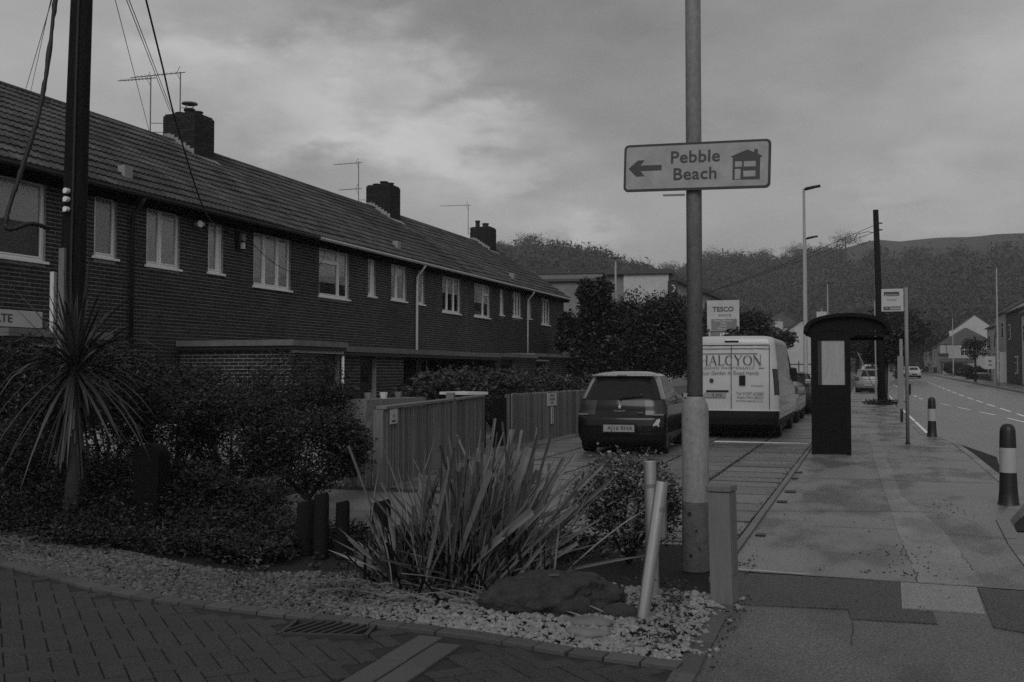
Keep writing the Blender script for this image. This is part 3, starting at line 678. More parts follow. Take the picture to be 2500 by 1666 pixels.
# ------------------------------------------------------------ the terrace
XW = -13.7; ZE = 4.97; XR = -17.3; ZR = 7.55
def brick_mesh(lx, lz, name='brick'):
    mb = MB(); y, z, t = lx/2, lz/2-.0015, .005
    mb.add([(0, -y, -z), (0, y, -z), (0, y, z), (0, -y, z), (t, -y+.002, -z+.002), (t, y-.002, -z+.002), (t, y-.002, z-.002), (t, -y+.002, z-.002)], [(4, 5, 6, 7), (0, 1, 5, 4), (1, 2, 6, 5), (2, 3, 7, 6), (3, 0, 4, 7)])
    return mb
BR = brick_mesh(.215, .0645); BRM = BR.build('brick', M['brick'], mesh_only=True)
def lay_bricks(parent, Y0, Y1, Z0, Z1, holes, single=300, origin=(XW, 0), rot=0, zvis=1.2, vis=True, seed=0):
    """running-bond bricks proud of a mortar wall. Local u runs along the wall; rot turns the +X-facing wall about Z; origin is where u=0."""
    r = random.Random(seed); Mr = Matrix.Translation((origin[0], origin[1], 0)) @ Matrix.Rotation(rot, 4, 'Z')
    ext = MB(); lst = []; nz = int((Z1-Z0)/.075)
    for k in range(nz):
        z = Z0+.0375+k*.075; y = Y0 - (.1125 if k % 2 else 0)
        while y < Y1:
            a, b = max(y+.005, Y0), min(y+.22, Y1); y += .225
            segs = [(a, b)]
            for (h0, h1, g0, g1) in holes:
                if g0-.035 < z < g1+.035:
                    ns = []
                    for (p, q) in segs:
                        if q <= h0 or p >= h1: ns.append((p, q))
                        else:
                            if p < h0-.02: ns.append((p, h0))
                            if q > h1+.02: ns.append((h1, q))
                    segs = ns
            for p, q in segs:
                if q-p < .02: continue
                lst.append(((p+q)/2, z, q-p))
    def dist(u, z): w = Mr @ Vector((0, u, z)); return math.hypot(w.x, w.y)
    fulls = sorted([c for c in lst if c[2] > .21 and c[1] > zvis], key=lambda c: dist(c[0], c[1])) if single else []
    if single:
        def ok(c):
            w = Mr @ Vector((0, c[0], c[1])); D = -w.x*math.sin(YAW)+w.y*math.cos(YAW); s = (w.x*math.cos(YAW)+w.y*math.sin(YAW))/D
            return abs(s) < .51
        fulls = [c for c in fulls if ok(c)]
    chosen = set(); 
    for c in fulls[:single]:
        chosen.add(c); w = Mr @ Vector((0, c[0], c[1])); o = obj('brick', BRM, parent, (w.x+r.uniform(-.001, .002), w.y, w.z)); o.rotation_euler = (r.uniform(-.01, .01), 0, rot)
    for c in lst:
        if c in chosen: continue
        ext.ct = r.uniform(-.5, .5); sc = c[2]/.215
        ext.add([Mr @ Vector((p[0]+r.uniform(0, .0015)*(p[0] > 0), p[1]*sc+c[0], p[2]+c[1])) for p in BR.v], BR.f)
    if ext.v: stuff(ext.build('brick', M['brick'], parent))

def window(parent, y0, y1, z0, z1, lights, X=XW, cm='curtain', transom=None, cover=1.0):
    """white casement: lights = list of fractions for mullions; the window object is its frame"""
    mb = MB(); f = .055; xo = X-.05; xi = X-.11
    mb.box(xi, xo, y0, y1, z1-f, z1); mb.box(xi, xo, y0, y1, z0, z0+f); mb.box(xi, xo, y0, y0+f, z0+f, z1-f); mb.box(xi, xo, y1-f, y1, z0+f, z1-f)
    ms = [y0+(y1-y0)*q for q in lights]; edges = [y0+f] + ms + [y1-f]
    for m_ in ms: mb.box(xi, xo+.004, m_-.032, m_+.032, z0+f, z1-f)
    panes = []
    for i in range(len(edges)-1):
        a = edges[i]+(.032 if i else 0); b = edges[i+1]-(.032 if i < len(edges)-2 else 0)
        if transom and i == transom[0]:
            zt = z0+(z1-z0)*transom[1]; mb.box(xi, xo+.003, a, b, zt-.03, zt+.03); panes += [(a, b, z0+f, zt-.03), (a, b, zt+.03, z1-f)]
        else: panes.append((a, b, z0+f, z1-f))
    w = mb.build('window', M['white'], parent)
    for a, b, c, d in panes:
        s = .022; m2 = MB()
        m2.box(xi+.015, xo+.014, a, b, d-s, d); m2.box(xi+.015, xo+.014, a, b, c, c+s); m2.box(xi+.015, xo+.014, a, a+s, c+s, d-s); m2.box(xi+.015, xo+.014, b-s, b, c+s, d-s)
        m2.build('casement', M['white'], w)
        m3 = MB(); m3.quad((xo-.02, a+s, c+s), (xo-.02, b-s, c+s), (xo-.02, b-s, d-s), (xo-.02, a+s, d-s)); m3.build('pane', M['glass'], w)
    m4 = MB(); n = max(8, int((y1-y0)/.035)); rows = []
    for z in (z0+.02+(1-cover)*(z1-z0), z1-.02): rows.append([(X-.088+.007*math.sin(i*1.9+y0*3), y0+(y1-y0)*i/n, z) for i in range(n+1)])
    m4.grid(rows); m4.build('curtain', M[cm], w, smooth=True)
    if cover < 1: mb_ = MB(); mb_.quad((X-.24, y0, z0), (X-.24, y1, z0), (X-.24, y1, z1), (X-.24, y0, z1)); mb_.build('dark_reflection_back', M['gutter_black'], w)  # short curtain over dark backing puts the reflected dark hill into the panes
    m5 = MB(); m5.box(X-.08, X+.05, y0-.05, y1+.05, z0-.05, z0-.005); m5.build('sill', M['white'], w)
    return w

def tile_mesh():
    mb = MB(); w = .30; L = .40; g = .004
    prof = [(0, .012), (.035, .030), (.075, .012), (.15, .010), (.185, .028), (.225, .010), (w-g, .010)]
    top = []; 
    for (u, h) in prof: top.append((u, h))
    vs = [(u, 0, h+.034) for u, h in top] + [(u, L, h-.004) for u, h in top] + [(u, 0, -.006) for u, h in top]
    n = len(prof); fs = [(i, i+1, n+i+1, n+i) for i in range(n-1)] + [(2*n+i, 2*n+i+1, i+1, i) for i in range(n-1)]
    fs += [(0, n, 2*n)]
    mb.add(vs, fs); return mb
TL = tile_mesh(); TLM = TL.build('roof_tile', M['tile'], mesh_only=True)
def house(label, Y0, Y1, wins, chim=None, gut='gutter_black', seed=0, rooftiles=300, gable=False, pipes=()):
    t = thing('terraced_house', label, 'house', (0, 0, 0), 0, 'brick terrace houses along the parking area')
    holes = [(w[0], w[1], w[2]-.05, w[3]) for w in wins]
    # mortar-coloured wall built around the openings
    mb = MB(); ys = sorted(set([Y0, Y1]+[h[0] for h in holes]+[h[1] for h in holes]))
    for a, b in zip(ys, ys[1:]):
        hs = [h for h in holes if h[0] <= a+1e-6 and h[1] >= b-1e-6]
        if hs: mb.box(XW-.28, XW, a, b, 0, hs[0][2]); mb.box(XW-.28, XW, a, b, hs[0][3], ZE)
        else: mb.box(XW-.28, XW, a, b, 0, ZE)
    mb.box(XW-7.2, XW-.9, Y0+.001, Y1-.001, 0, ZE)
    mb.build('wall', M['mortar'], t)
    lay_bricks(t, Y0, Y1, .0, ZE-.02, holes, single=300, seed=seed, zvis=2.2)
    for w in wins: window(t, *w[:4], w[4], transom=w[5] if len(w) > 5 else None, cm=w[6] if len(w) > 6 else 'curtain', cover=w[7] if len(w) > 7 else 1.0)
    # roof: deck, tiles, ridge
    dx, dz = XR-(XW+.32), ZR-(ZE-.02); SL = math.hypot(dx, dz); ang = math.atan2(dz, -dx)
    mb = MB(); mb.prism([(XW+.30, ZE-.06), (XR, ZR-.03), (XR-3.9, ZE-.06), (XR-3.9, ZE-.2), (XW+.30, ZE-.2)], Y0+.004, Y1-.004, Matrix(((1, 0, 0, 0), (0, 0, 1, 0), (0, 1, 0, 0), (0, 0, 0, 1))))
    rf = mb.build('roof', M['tile'], t)
    # local frame: u along +Y, v up the slope
    U = Vector((0, 1, 0)); Vv = Vector((-math.cos(ang), 0, math.sin(ang))); Nn = Vector((math.sin(ang), 0, math.cos(ang)))
    rotm = Matrix((U, Vv, Nn)).transposed().to_4x4(); org = Vector((XW+.32, 0, ZE-.02)); nrow = 13; gauge = SL/nrow; r = random.Random(seed+5); lst = []
    for k in range(nrow):
        u = Y0 + (0 if k % 2 == 0 else 0)
        while u+.3 <= Y1+.01: lst.append((u, k)); u += .3
    def key(c): p = org+Vv*c[1]*gauge; return math.hypot(p.x, c[0])
    def ok(c):
        p = org+Vv*c[1]*gauge; D = -p.x*math.sin(YAW)+c[0]*math.cos(YAW); s = (p.x*math.cos(YAW)+c[0]*math.sin(YAW))/D; return abs(s) < .53
    ch = sorted([c for c in lst if ok(c)], key=key)[:rooftiles]; cs = set(ch); ext = MB()
    for c in lst:
        p = org + Vv*(c[1]*gauge + r.uniform(-.008, .004)) + Vector((0, c[0], 0)) + Nn*(.02+r.uniform(0, .006)+.02*math.sin(c[0]*.9+c[1]*.5)*math.sin(c[0]*.23)); Mx = Matrix.Translation(p) @ rotm
        if c in cs:
            o = obj('roof_tile', TLM, t); o.matrix_world = Mx
        else: ext.ct = r.uniform(-.5, .5); ext.add([Mx @ Vector(q) for q in TL.v], TL.f)
    if ext.v: stuff(ext.build('roof_tile', M['tile'], t))
    y = Y0
    while y < Y1-.1:
        mb = MB(); rr = .11; mb.grid([[(XR+rr*math.cos(a), yy, ZR+.0+rr*.75*math.sin(a)) for a in np.linspace(0, math.pi, 7)] for yy in (y, min(y+.44, Y1))]); mb.build('ridge_tile', M['tile'], t); y += .45
    # gutter, fascia, pipes
    mb = MB(); gm = M[gut]; mb.box(XW, XW+.30, Y0, Y1, ZE-.20, ZE-.17); mb.box(XW+.28, XW+.30, Y0, Y1, ZE-.2, ZE-.06); mb.build('soffit', M['gutter_black'] if gut == 'gutter_black' else M['white_old'], t)
    mb = MB(); mb.grid([[(XW+.36+.055*math.cos(a), yy, ZE-.04+.06*math.sin(a)) for a in np.linspace(math.pi, 2*math.pi, 7)] for yy in (Y0, Y1)]); mb.box(XW+.40, XW+.42, Y0, Y1, ZE-.06, ZE-.02); mb.build('gutter', gm, t)
    for yp, zb in pipes:
        mb = MB(); mb.tube([(XW+.36, yp, ZE-.1), (XW+.30, yp, ZE-.2), (XW+.08, yp, ZE-.45), (XW+.07, yp, zb)], .042, 10); mb.build('downpipe', M['white'] if gut != 'gutter_black' else M['gutter_black'], t, smooth=True)
    if gable:
        mb = MB(); mb.prism([(XW-.02, 0), (XW-.02, ZE-.1), (XR, ZR-.12), (XR-3.4, ZE-.1), (XR-3.4, 0)], Y1, Y1+.02, Matrix(((1, 0, 0, 0), (0, 0, 1, 0), (0, 1, 0, 0), (0, 0, 0, 1)))); mb.build('gable_wall', M['brick'], t)
    if chim:
        cy, hz, pots = chim
        cx0, cx1, cy0, cy1 = -17.62, -16.62, cy-.42, cy+.42; ck = MB(); zb = 6.6; ck.box(cx0, cx1, cy0, cy1, zb, hz); ch = ck.build('chimney', M['brick'], t)
        e = MB(); r3 = random.Random(seed)
        # chimney courses on the two faces towards the street
        b2 = MB()
        for k in range(int((hz-zb)/.075)):
            z = zb+.0375+k*.075
            for face in (0, 1):
                u0, u1 = (cy0, cy1) if face == 0 else (cx0, cx1); u = u0-(.11 if (k+face) % 2 else 0)
                while u < u1:
                    a_, b_ = max(u+.004, u0), min(u+.221, u1); u += .225
                    if b_-a_ < .02: continue
                    b2.ct = r3.uniform(-.5, .5)
                    if face == 0: b2.box(cx1, cx1+.008, a_, b_, z-.0325, z+.0325)
                    else: b2.box(a_, b_, cy0-.008, cy0, z-.0325, z+.0325)
        stuff(b2.build('brick', M['brick'], ch))
        m2 = MB(); m2.box(cx0+.03, cx1-.03, cy0+.03, cy1-.03, hz, hz+.05); m2.build('capping', M['brick'], ch)
        for dx_, pr, ph, cowl in pots:
            m3 = MB(); x = (cx0+cx1)/2+dx_; y = cy; m3.tube([(x, y, hz), (x, y, hz+ph*.8), (x, y, hz+ph*.82), (x, y, hz+ph)], [pr*1.05, pr*.9, pr*1.12, pr*1.08], 14); m3.build('pot', M['brick'], ch, smooth=False)
            if cowl:
                m4 = MB(); m4.tube([(x, y, hz+ph+.14), (x, y, hz+ph+.17), (x, y, hz+ph+.21)], [pr*1.5, pr*1.5, pr*.3], 16)
                for q in range(4): a = q*1.571; m4.tube([(x+pr*.9*math.cos(a), y+pr*.9*math.sin(a), hz+ph-.01), (x+pr*.9*math.cos(a), y+pr*.9*math.sin(a), hz+ph+.15)], .008, 5)
                m4.build('cowl', M['alu'], ch)
        # stepped lead flashing on the near side and the apron
        m5 = MB(); sl = dz/-dx
        for q in range(8):
            xa = cx0+(cx1-cx0)*q/8; xb = cx0+(cx1-cx0)*(q+1)/8+.005; zroof = lambda x: ZE-.02+(XW+.32-x)*sl if x > XR else ZR
            m5.box(xa, xb, cy0-.022, cy0-.011, zroof(xb)-.05, zroof(xb)+.24)
            m5.add([(xa, cy0-.01, zroof(xa)+.075), (xb, cy0-.01, zroof(xb)+.075), (xb, cy0-.17, zroof(xb)+.06), (xa, cy0-.17, zroof(xa)+.06)], [(0, 1, 2, 3)])
        m5.box(cx1+.009, cx1+.016, cy0-.02, cy1+.02, 6.9, 7.18)
        za = ZE-.02+(XW+.32-cx1)*sl; m5.add([(cx1, cy0-.17, za+.075), (cx1, cy1+.1, za+.075), (cx1+.24, cy1+.1, za+.075-.24*sl), (cx1+.24, cy0-.17, za+.075-.24*sl)], [(0, 3, 2, 1)])
        m5.build('flashing', M['lead'], ch)
    return t
W1 = [(12.12, 13.80, 3.40, 4.82, [], None, 'curtain', .55), (14.97, 15.57, 3.64, 4.84, [], None, 'blind'), (16.42, 17.46, 3.62, 4.84, [.43]), (18.43, 18.97, 3.66, 4.82, [.72]), (20.16, 21.78, 3.50, 4.84, [.30, .66])]
W2 = [(23.17, 24.79, 3.48, 4.80, [.66], (0, .72), 'curtain', .72), (25.94, 26.41, 3.68, 4.79, [.6]), (27.44, 28.5, 3.67, 4.78, [.4]), (29.39, 29.87, 3.66, 4.8, []), (31.35, 32.96, 3.52, 4.8, [.3, .66], None, 'curtain', .5)]
W3 = [(34.31, 35.93, 3.52, 4.79, [.6], (1, .7), 'curtain', .6), (37.03, 37.5, 3.72, 4.77, [.55], None, 'blind', .3), (38.54, 39.62, 3.72, 4.79, [.35, .65], None, 'blind', .3), (40.62, 40.95, 3.75, 4.8, []), (42.4, 43.66, 3.58, 4.78, [.35, .65], None, 'blind', .1)]
# lower windows beside the porches
h1 = house('nearest brick terrace house behind the palm and utility pole, black gutter', 7.5, 22.55, W1, (22.15, 8.27, [(-.28, .13, .17, 0), (.02, .14, .24, 1), (.3, .12, .15, 0)]), 'gutter_black', 1, pipes=[(15.93, 2.0)])
h2 = house('middle brick terrace house with white gutter and white downpipe', 22.55, 33.6, W2, (33.6, 8.40, [(-.27, .14, .15, 0), (.03, .15, .22, 0), (.3, .13, .15, 0)]), 'white_old', 2, pipes=[(29.15, 0.1)])
window(h2, 29.36, 29.96, .45, 1.84, [], X=XW+.13, transom=(0, .66), cm='blind', cover=.1)
h3 = house('farthest brick terrace house ending in a gable beside the big dark bush', 33.6, 45.9, W3, (44.0, 8.25, [(-.28, .11, .40, 0), (.12, .15, .25, 0)]), 'white_old', 3, gable=True, pipes=[(40.3, 2.0)])

def porches():
    """flat-roofed brick porches standing in front of the terrace"""
    spec = [(11.4, 13.4, -12.0, 2.1, 'flat-roofed brick porch at the left edge behind the palm'),
            (17.5, 19.6, -11.0, 2.1, 'nearest full flat-roofed brick porch with pale concrete roof edge'),
            (19.75, 23.05, -11.15, 2.02, 'flat-roofed brick porch behind the board fence with a long canopy'),
            (30.0, 33.9, -11.25, 2.05, 'flat-roofed brick porch behind the garden bushes'),
            (34.0, 38.4, -11.35, 2.12, 'farthest flat-roofed brick porch with white door lintel')]
    for i, (y0, y1, xf, zt, lb) in enumerate(spec):
        t = thing('brick_porch', lb, 'porch', (0, 0, 0), 0, 'flat-roofed porches of the terrace'); r = random.Random(i)
        d0, d1 = (y1-.75, y1-.1) if i in (1,) else (y0+.5, y0+1.3) if i in (0,) else ((y0+1.0, y0+1.8) if i == 2 else (y0+.5, y0+1.9))
        mb = MB(); mb.box(XW+.01, xf-.2, y0+.1, y1-.1, 0, zt-.2); mb.box(xf-.2, xf, y0, d0, 0, zt-.18); mb.box(xf-.2, xf, d1, y1, 0, zt-.18); mb.box(xf-.2, xf, d0, d1, 1.87, zt-.18); mb.box(XW+.01, xf-.2, y0, y0+.1, 0, zt-.18); mb.build('wall', M['mortar'], t)
        holes = [(d0, d1, 0, 1.87)]
        lay_bricks(t, y0, y1, .0, zt-.2, holes, single=60 if i < 3 else 0, origin=(xf, 0), seed=60+i, zvis=.8)
        # near end wall faces the camera side
        lay_bricks(t, -(xf-XW), 0, .0, zt-.2, [], single=120 if i == 1 else 0, origin=(xf, y0), rot=R(-90), seed=80+i, zvis=.9) if i in (0, 1, 3) else None
        mb = MB(); mb.box(XW+.01, xf+.16, y0-.14, (29.83 if i == 2 else y1+.02), zt-.12, zt); rs = mb.build('roof_slab', M['slabedge'], t); 
        mb = MB(); mb.box(XW+.01, xf+.13, y0-.10, y1-.01, zt-.2, zt-.122); mb.build('fascia', M['gutter_black'], t)
        if i != 3:
            mb = MB(); mb.box(xf+.005, xf+.03, d0-.12 if i != 1 else y0, d1+.12, 1.84, 1.90); mb.build('lintel_trim', M['white_old'], t)
        mb = MB(); mb.box(xf-.15, xf-.11, d0+.02, d1-.02, 0, 1.86)
        dr = mb.build('door', M['black'], t); m2 = MB(); m2.tube([(xf-.10, d1-.12, 1.0), (xf-.06, d1-.12, 1.0), (xf-.06, d1-.22, 1.0)], .01, 6); m2.build('handle', M['alu'], dr)
        m2 = MB(); m2.box(xf-.108, xf-.10, d0+.2, d1-.2, 1.2, 1.7); m2.build('door_glass', M['carglass'], dr)
        if i == 1:
            mb = MB(); mb.tube([(xf+.05, y1-.04, .0), (xf+.05, y1-.04, 1.8)], .035, 8); mb.build('drain_pipe', M['white'], t, smooth=True)
        if i == 2:
            mb = MB(); mb.box(XW+.01, xf+.13, 23.06, 29.8, zt-.2, zt-.122); mb.build('fascia', M['gutter_black'], t)
            mb = MB(); mb.box(XW+.02, XW+.06, 28.0, 31.0-1.1, 1.84, 1.90); mb.build('lintel_trim', M['white_old'], t)
    # lead-and-felt lumps on the roofs, plants left on top
porches()

def details_on_wall():
    t = thing('security_light', 'white round security light on the brick wall between two upstairs windows', 'lamp', (XW, 17.95, 4.66))
    mb = MB(); mb.tube([(.0, 0, 0), (.10, 0, .0)], .03, 8); mb.build('bracket', M['white'], t); mb = MB(); mb.tube([(.06, -.02, -.02), (.2, -.06, -.02)], [.05, .075], 12); mb.build('head', M['white'], t); mb = MB(); mb.box(.05, .12, .04, .2, -.02, .04); mb.build('sensor', M['white_old'], t)
    t = thing('cable_box', 'grey cable junction box with overhead lines, high on the brick wall', 'box', (XW, 19.55, 4.5))
    mb = MB(); mb.box(.01, .07, -.14, .14, -.22, .2); mb.build('back_board', M['dark_wood'], t); mb = MB(); mb.box(.07, .16, -.06, .08, -.02, .14); mb.build('case', M['edging'], t); mb = MB(); mb.box(.07, .14, -.01, .07, -.2, -.06); mb.build('meter_cap', M['white_old'], t)
    t = thing('satellite_dish', 'dark round satellite dish on the farthest part of the brick wall', 'dish', (XW+.3, 43.3, 2.75))
    mb = MB(); mb.grid([[Vector((.12*q*q*.35+.0, .32*q*math.cos(a), .36*q*math.sin(a))) for a in np.linspace(0, 6.283, 17)] for q in (0.02, .35, .7, 1)]); mb.build('reflector', M['black'], t); mb = MB(); mb.tube([(-.3, 0, -.2), (0, 0, -.1)], .02, 6); mb.build('arm', M['black'], t); mb = MB(); mb.tube([(0.02, 0, -.34), (.3, -.1, -.1)], .014, 6); mb.build('feed_arm', M['black'], t)
    for y, lb in ((16.08, 'nearest pale square roof vent above the eaves of the terrace'), (28.32, 'second pale roof vent along the terrace, above the white gutter'), (39.2, 'farthest pale roof vent on the terrace')):
        t = thing('roof_vent', lb, 'vent', (-13.95, y, 5.15), 0, 'pale roof vents above the eaves')
        mb = MB(); mb.box(-.09, .09, -.11, .11, -.05, .42); mb.build('stack', M['lead'], t); mb = MB(); mb.add([(.34, -.35, -.13), (.34, .5, -.13), (-.1, .5, .17), (-.1, -.35, .17)], [(0, 1, 2, 3)]); mb.build('apron', M['lead'], t)
    # street name plate
    t = thing('street_name_plate', 'white street name plate on the brick wall at the left edge behind palm leaves', 'sign', (XW+.03, 13.0, 2.36))
    mb = MB(); mb.box(0, .012, -.62, .72, -.15, .14); bevel(mb.build('plate', M['paper'], t), .008)
    mx = Matrix.Translation((.016, -.13, -.01)) @ Matrix.Rotation(R(90), 4, 'Z') @ Matrix.Rotation(R(90), 4, 'X'); text('lettering', 'ATE', .2, mx, M['ink'], t, sx=1.1, bold=.002)
    # aerials
    def aerial(lb, base, h, booms, els=5, clamp=None):
        t = thing('tv_aerial', lb, 'aerial', base, 0, 'television aerials on the chimneys')
        mb = MB(); mb.tube([(0, 0, 0), (0, 0, h)], .017, 6); mb.build('mast', M['alu'], t)
        for z, L, dx, dy in booms:
            mb = MB(); d = Vector((dx, dy, 0)).normalized(); p = Vector((0, 0, z)); mb.tube([p+d*.15, p-d*L], .012, 6); mb.build('boom', M['alu'], t)
            n = Vector((-d.y, d.x, 0)); m2 = MB()
            for q in range(els): c = p-d*(.1+L*.85*q/els); m2.tube([c+n*.12+Vector((0, 0, .01)), c-n*.12], .005, 4)
            for s in (-1, 1): m2.tube([p-d*.12, p-d*.02+Vector((0, 0, .18*s))], .007, 4)
            m2.build('elements', M['alu'], t)
        mb = MB()
        for z in (.06, .3): mb.tube([(0, 0, z), (.3, .15, z)], .012, 4)
        mb.build('bracket', M['alu'], t)
    aerial('tall mast beside the nearest chimney carrying the upper aerial', (-17.85, 21.5, 7.75), 1.55, [(1.5, 1.0, 1, .1)], 8)
    aerial('aerial standing on top of the nearest chimney with its long boom to the left', (-17.45, 22.2, 8.3), 1.28, [(1.26, 1.6, 1, .05)], 10)
    aerial('aerial with two bare booms on the middle chimney', (-17.9, 33.1, 7.6), 1.75, [(1.7, 1.05, 1, 0), (.72, .85, 1, 0)], 4)
    aerial('aerial with a single boom on the farthest chimney', (-17.85, 43.9, 8.0), 1.45, [(1.4, 1.35, 1, .2)], 4)
details_on_wall()

# ------------------------------------------------------------ utility pole and its wires
def build_pole():
    t = thing('utility_pole', 'thick dark wooden utility pole at the left, running out of the top of the frame', 'pole', (-9.79, 10.32, 0))
    mb = MB(); mb.tube([(0, 0, 0), (.0, 0, 2), (.06, 0, 5), (.16, 0, 8.6)], [.165, .155, .143, .12], 20); mb.build('shaft', M['utility'], t, smooth=True)
    mb = MB(); mb.box(-.045, .045, -.19, -.15, 1.15, 3.05); mb.build('cable_guard', M['edging'], t)
    mb = MB(); mb.box(-.20, -.14, -.17, -.12, 1.95, 2.75); mb.build('cable_guard', M['white_old'], t)
    for z in (3.55, 3.68, 3.79):
        mb = MB(); mb.tube([(.07, -.16, z), (.07, -.22, z)], .035, 10); mb.box(.02, .06, -.2, -.16, z-.03, z+.02); mb.build('insulator', M['white'], t)
    mb = MB(); mb.tube([(.12, -.15, 1.2), (.12, -.15, 3), (.15, -.14, 5.2), (.2, -.12, 8)], .016, 6); mb.build('riser_cable', M['cable'], t)
    top = Vector((-9.63, 10.32, 8.3))
    def wire(lb, pts, r, cat='cable', grp='overhead wires from the utility pole', twist=False):
        P = [Vector(p) for p in pts]; 
        # Catmull-Rom through the points
        out = []
        for i in range(len(P)-1):
            p0, p1, p2, p3 = P[max(i-1, 0)], P[i], P[i+1], P[min(i+2, len(P)-1)]
            for k in range(10):
                s = k/10; out.append(.5*((2*p1)+(p2-p0)*s+(2*p0-5*p1+4*p2-p3)*s*s+(3*p1-p0-3*p2+p3)*s**3))
        out.append(P[-1]); mb = MB()
        if twist:
            out = [p + Vector((random.uniform(-1, 1), random.uniform(-1, 1), 0))*r*.15 for p in out]
            mb.tube(out, [r*random.uniform(.8, 1.35) for _ in out], 7)
        else: mb.tube(out, r, 6)
        o = mb.build('overhead_cable', M['cable'], None, smooth=True); tag(o, lb, cat, grp)
    from_cam = lambda px, py, D: None
    wire('thick lashed cable hanging from the pole and looping back to it over the big window', WIRES['thick'], .026, twist=True)
    wire('black service cable from the pole down to the box on the brick wall', WIRES['service'], .016)
    wire('slack cable sagging across the wall between the box and the white-guttered house', [(XW+.16, 19.55, 4.62), (XW+.2, 20.6, 4.12), (XW+.2, 21.8, 3.93), (XW+.25, 22.7, 4.2), (XW+.33, 23.0, 4.72)], .008)
    wire('thin wire passing left of the chimney over the roof', WIRES['t1'], .006); wire('upper thin wire ending at the nearest chimney', WIRES['t2'], .007); wire('lower thin wire ending at the nearest chimney', WIRES['t3'], .007)
    wire('thin wire left of the pole going over the ridge', WIRES['t4'], .006); wire('second thin wire left of the pole going over the ridge', WIRES['t5'], .005)
WIRES = {
 'thick': [(-9.63, 10.32, 8.4), (-9.62, 9.9, 6.51), (-9.7, 9.88, 6.19), (-9.73, 9.79, 5.3), (-9.77, 9.69, 4.64), (-9.9, 9.56, 3.93), (-9.99, 9.44, 3.35), (-9.95, 9.46, 3.21), (-9.87, 9.7, 3.31), (-9.88, 10.01, 3.29)],
 'service': [(-9.63, 10.32, 8.4), (-10.29, 12.06, 7.61), (-10.51, 12.53, 7.24), (-11.27, 13.87, 6.65), (-12.04, 15.21, 6.08), (-13.12, 17.52, 4.84), (-13.58, 18.85, 4.66), (-13.73, 19.44, 4.55)],
 't1': [(-9.63, 10.32, 8.4), (-9.99, 11.13, 7.02), (-11.32, 12.77, 7.43), (-18.24, 21.97, 7.87)],
 't2': [(-9.63, 10.32, 8.4), (-9.82, 11.19, 6.85), (-10.45, 12.03, 7.05), (-17.73, 22.13, 8.51)],
 't3': [(-9.63, 10.32, 8.4), (-9.8, 11.2, 6.85), (-10.41, 12.04, 7.05), (-17.66, 22.16, 8.45)],
 't4': [(-9.63, 10.32, 8.4), (-10.67, 10.89, 6.91), (-11.51, 11.65, 7.05), (-19.06, 18.48, 8.14)],
 't5': [(-9.63, 10.32, 8.4), (-10.69, 10.88, 6.91), (-11.55, 11.64, 6.93), (-18.94, 18.53, 8.1)],
}
build_pole()

